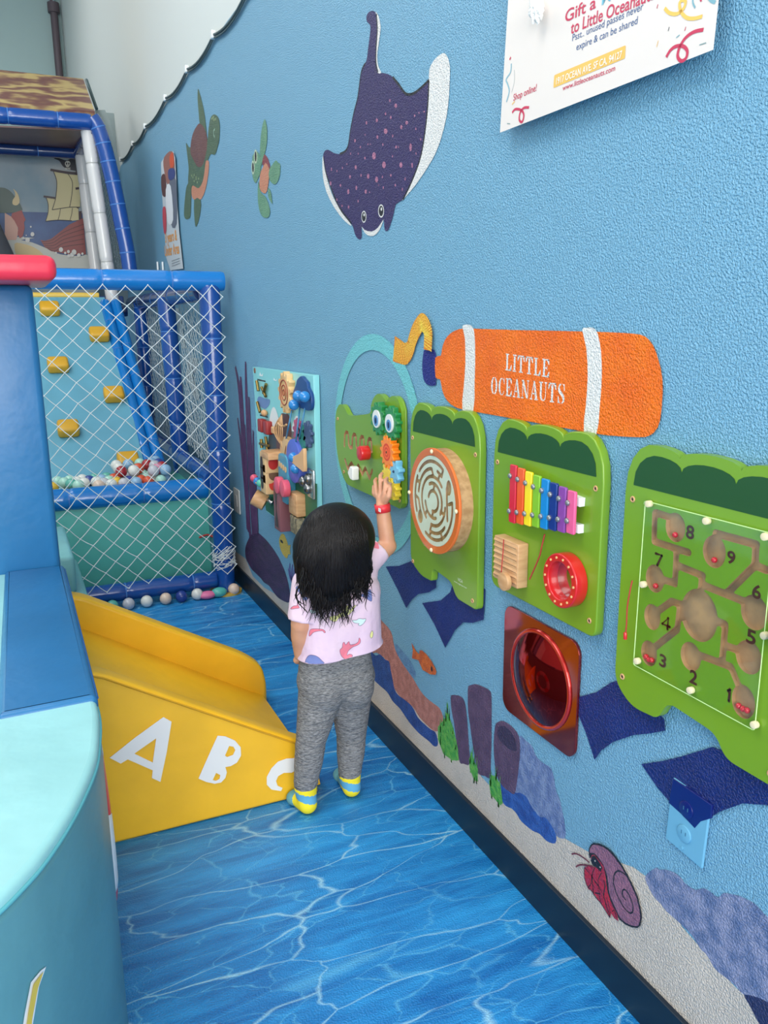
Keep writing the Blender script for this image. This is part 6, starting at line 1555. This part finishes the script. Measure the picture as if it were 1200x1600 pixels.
# leave the face free
hair = blob('hair', hp_, .005, HB, CH, 4, cut=[(t_(H_(0, .052, -.0)), t_((-fd + ud * .25).normalized()))])
rnd = random.Random(5)
bm = bmesh.new()
bm0 = bmesh.new(); bm0.from_mesh(hair.data); bm0.transform(Matrix.Translation(wloc(hair))); BVH_ = BVHTree.FromBMesh(bm0); bm0.free()
crown = H_(0, -.02, .085)
for k in range(900):
    # strand laid on the hair mass from the crown to its lower edge, then hanging free
    tx = rnd.uniform(459, 583); e0 = (tx - 521) / 62
    sy = 786 + 30 * e0 * e0 + rnd.uniform(0, 26) ** 1.0; sx = 521 + e0 * rnd.uniform(12, 52)
    ybot = {0: 905, 1: 935}[rnd.random() < .6] + rnd.uniform(-8, 12) - 12 * abs(e0)
    pts = []; n = 9
    for i in range(n):
        t = i / (n - 1); x = sx + (tx - sx) * (t ** .7); y = sy + (ybot - sy) * t
        d = px(x, y).normalized(); h = BVH_.ray_cast(CAM, d)
        if h[0] is None:
            if pts and t > .5: pts.append(pts[-1] + Vector((0, 0, -.012)))
            continue
        pts.append(h[0] - d * (-.0006 + .0035 * rnd.random() * t))
    if len(pts) < 4: continue
    r0 = rnd.uniform(.0009, .0022); addtube(bm, pts, [r0 * .5] + [r0] * (len(pts) - 2) + [r0 * .4], 5)
for k in range(420):
    # loose curling ends over the shirt
    sx = rnd.choice([rnd.uniform(470, 500), rnd.uniform(485, 560), rnd.uniform(545, 577)]); sy = rnd.uniform(885, 922)
    if k > 250: sx = rnd.uniform(488, 545); sy = rnd.uniform(915, 938)
    Y0 = 2.0 + rnd.uniform(-.012, .01)
    L_ = rnd.uniform(18, 52) if abs(sx - 512) < 40 else rnd.uniform(14, 34); ph = rnd.uniform(0, 6.28); am = rnd.uniform(1, 8); side = rnd.choice((-1, 1)) * rnd.uniform(0, 12)
    pts = []
    for i in range(9):
        t = i / 8; x = sx + side * t * t + am * t * math.sin(ph + 5 * t); y = sy + L_ * t
        d = px(x, y).normalized(); h = BVS.ray_cast(CAM, d)
        base = CAM + d * (Y0 / d.y)
        if h[0] is not None and (h[0] - CAM).length < (base - CAM).length + .03: base = h[0] - d * (.003 + .004 * rnd.random())
        pts.append(base)
    r0 = rnd.uniform(.0007, .0022); addtube(bm, pts, [r0, r0, r0, r0, r0 * .9, r0 * .8, r0 * .6, r0 * .4, r0 * .15], 5)
for q in ([(474, 905), (466, 918), (462, 930), (466, 942), (474, 950), (480, 957)], [(477, 900), (464, 922), (465, 938), (478, 946)], [(466, 870), (463, 885), (465, 900), (470, 915)], [(578, 880), (582, 890), (578, 900), (582, 908), (577, 917), (568, 922)], [(572, 900), (566, 915), (552, 920), (545, 915)], [(555, 905), (556, 925), (548, 938), (540, 945)]):
    for _ in range(5):
        pts = []
        for x, y in catmull(q, 3, False):
            d = px(x + rnd.uniform(-.8, .8), y).normalized(); h = BVS.ray_cast(CAM, d); base = CAM + d * (2.0 / d.y)
            if h[0] is not None and (h[0] - CAM).length < (base - CAM).length + .05: base = h[0] - d * .004
            pts.append(base)
        addtube(bm, pts, [.0018 * (1 - i / len(pts)) + .0004 for i in range(len(pts))], 5)
st = bmput('hair_strands', bm, HB, hair, 180); st['kind'] = 'stuff'
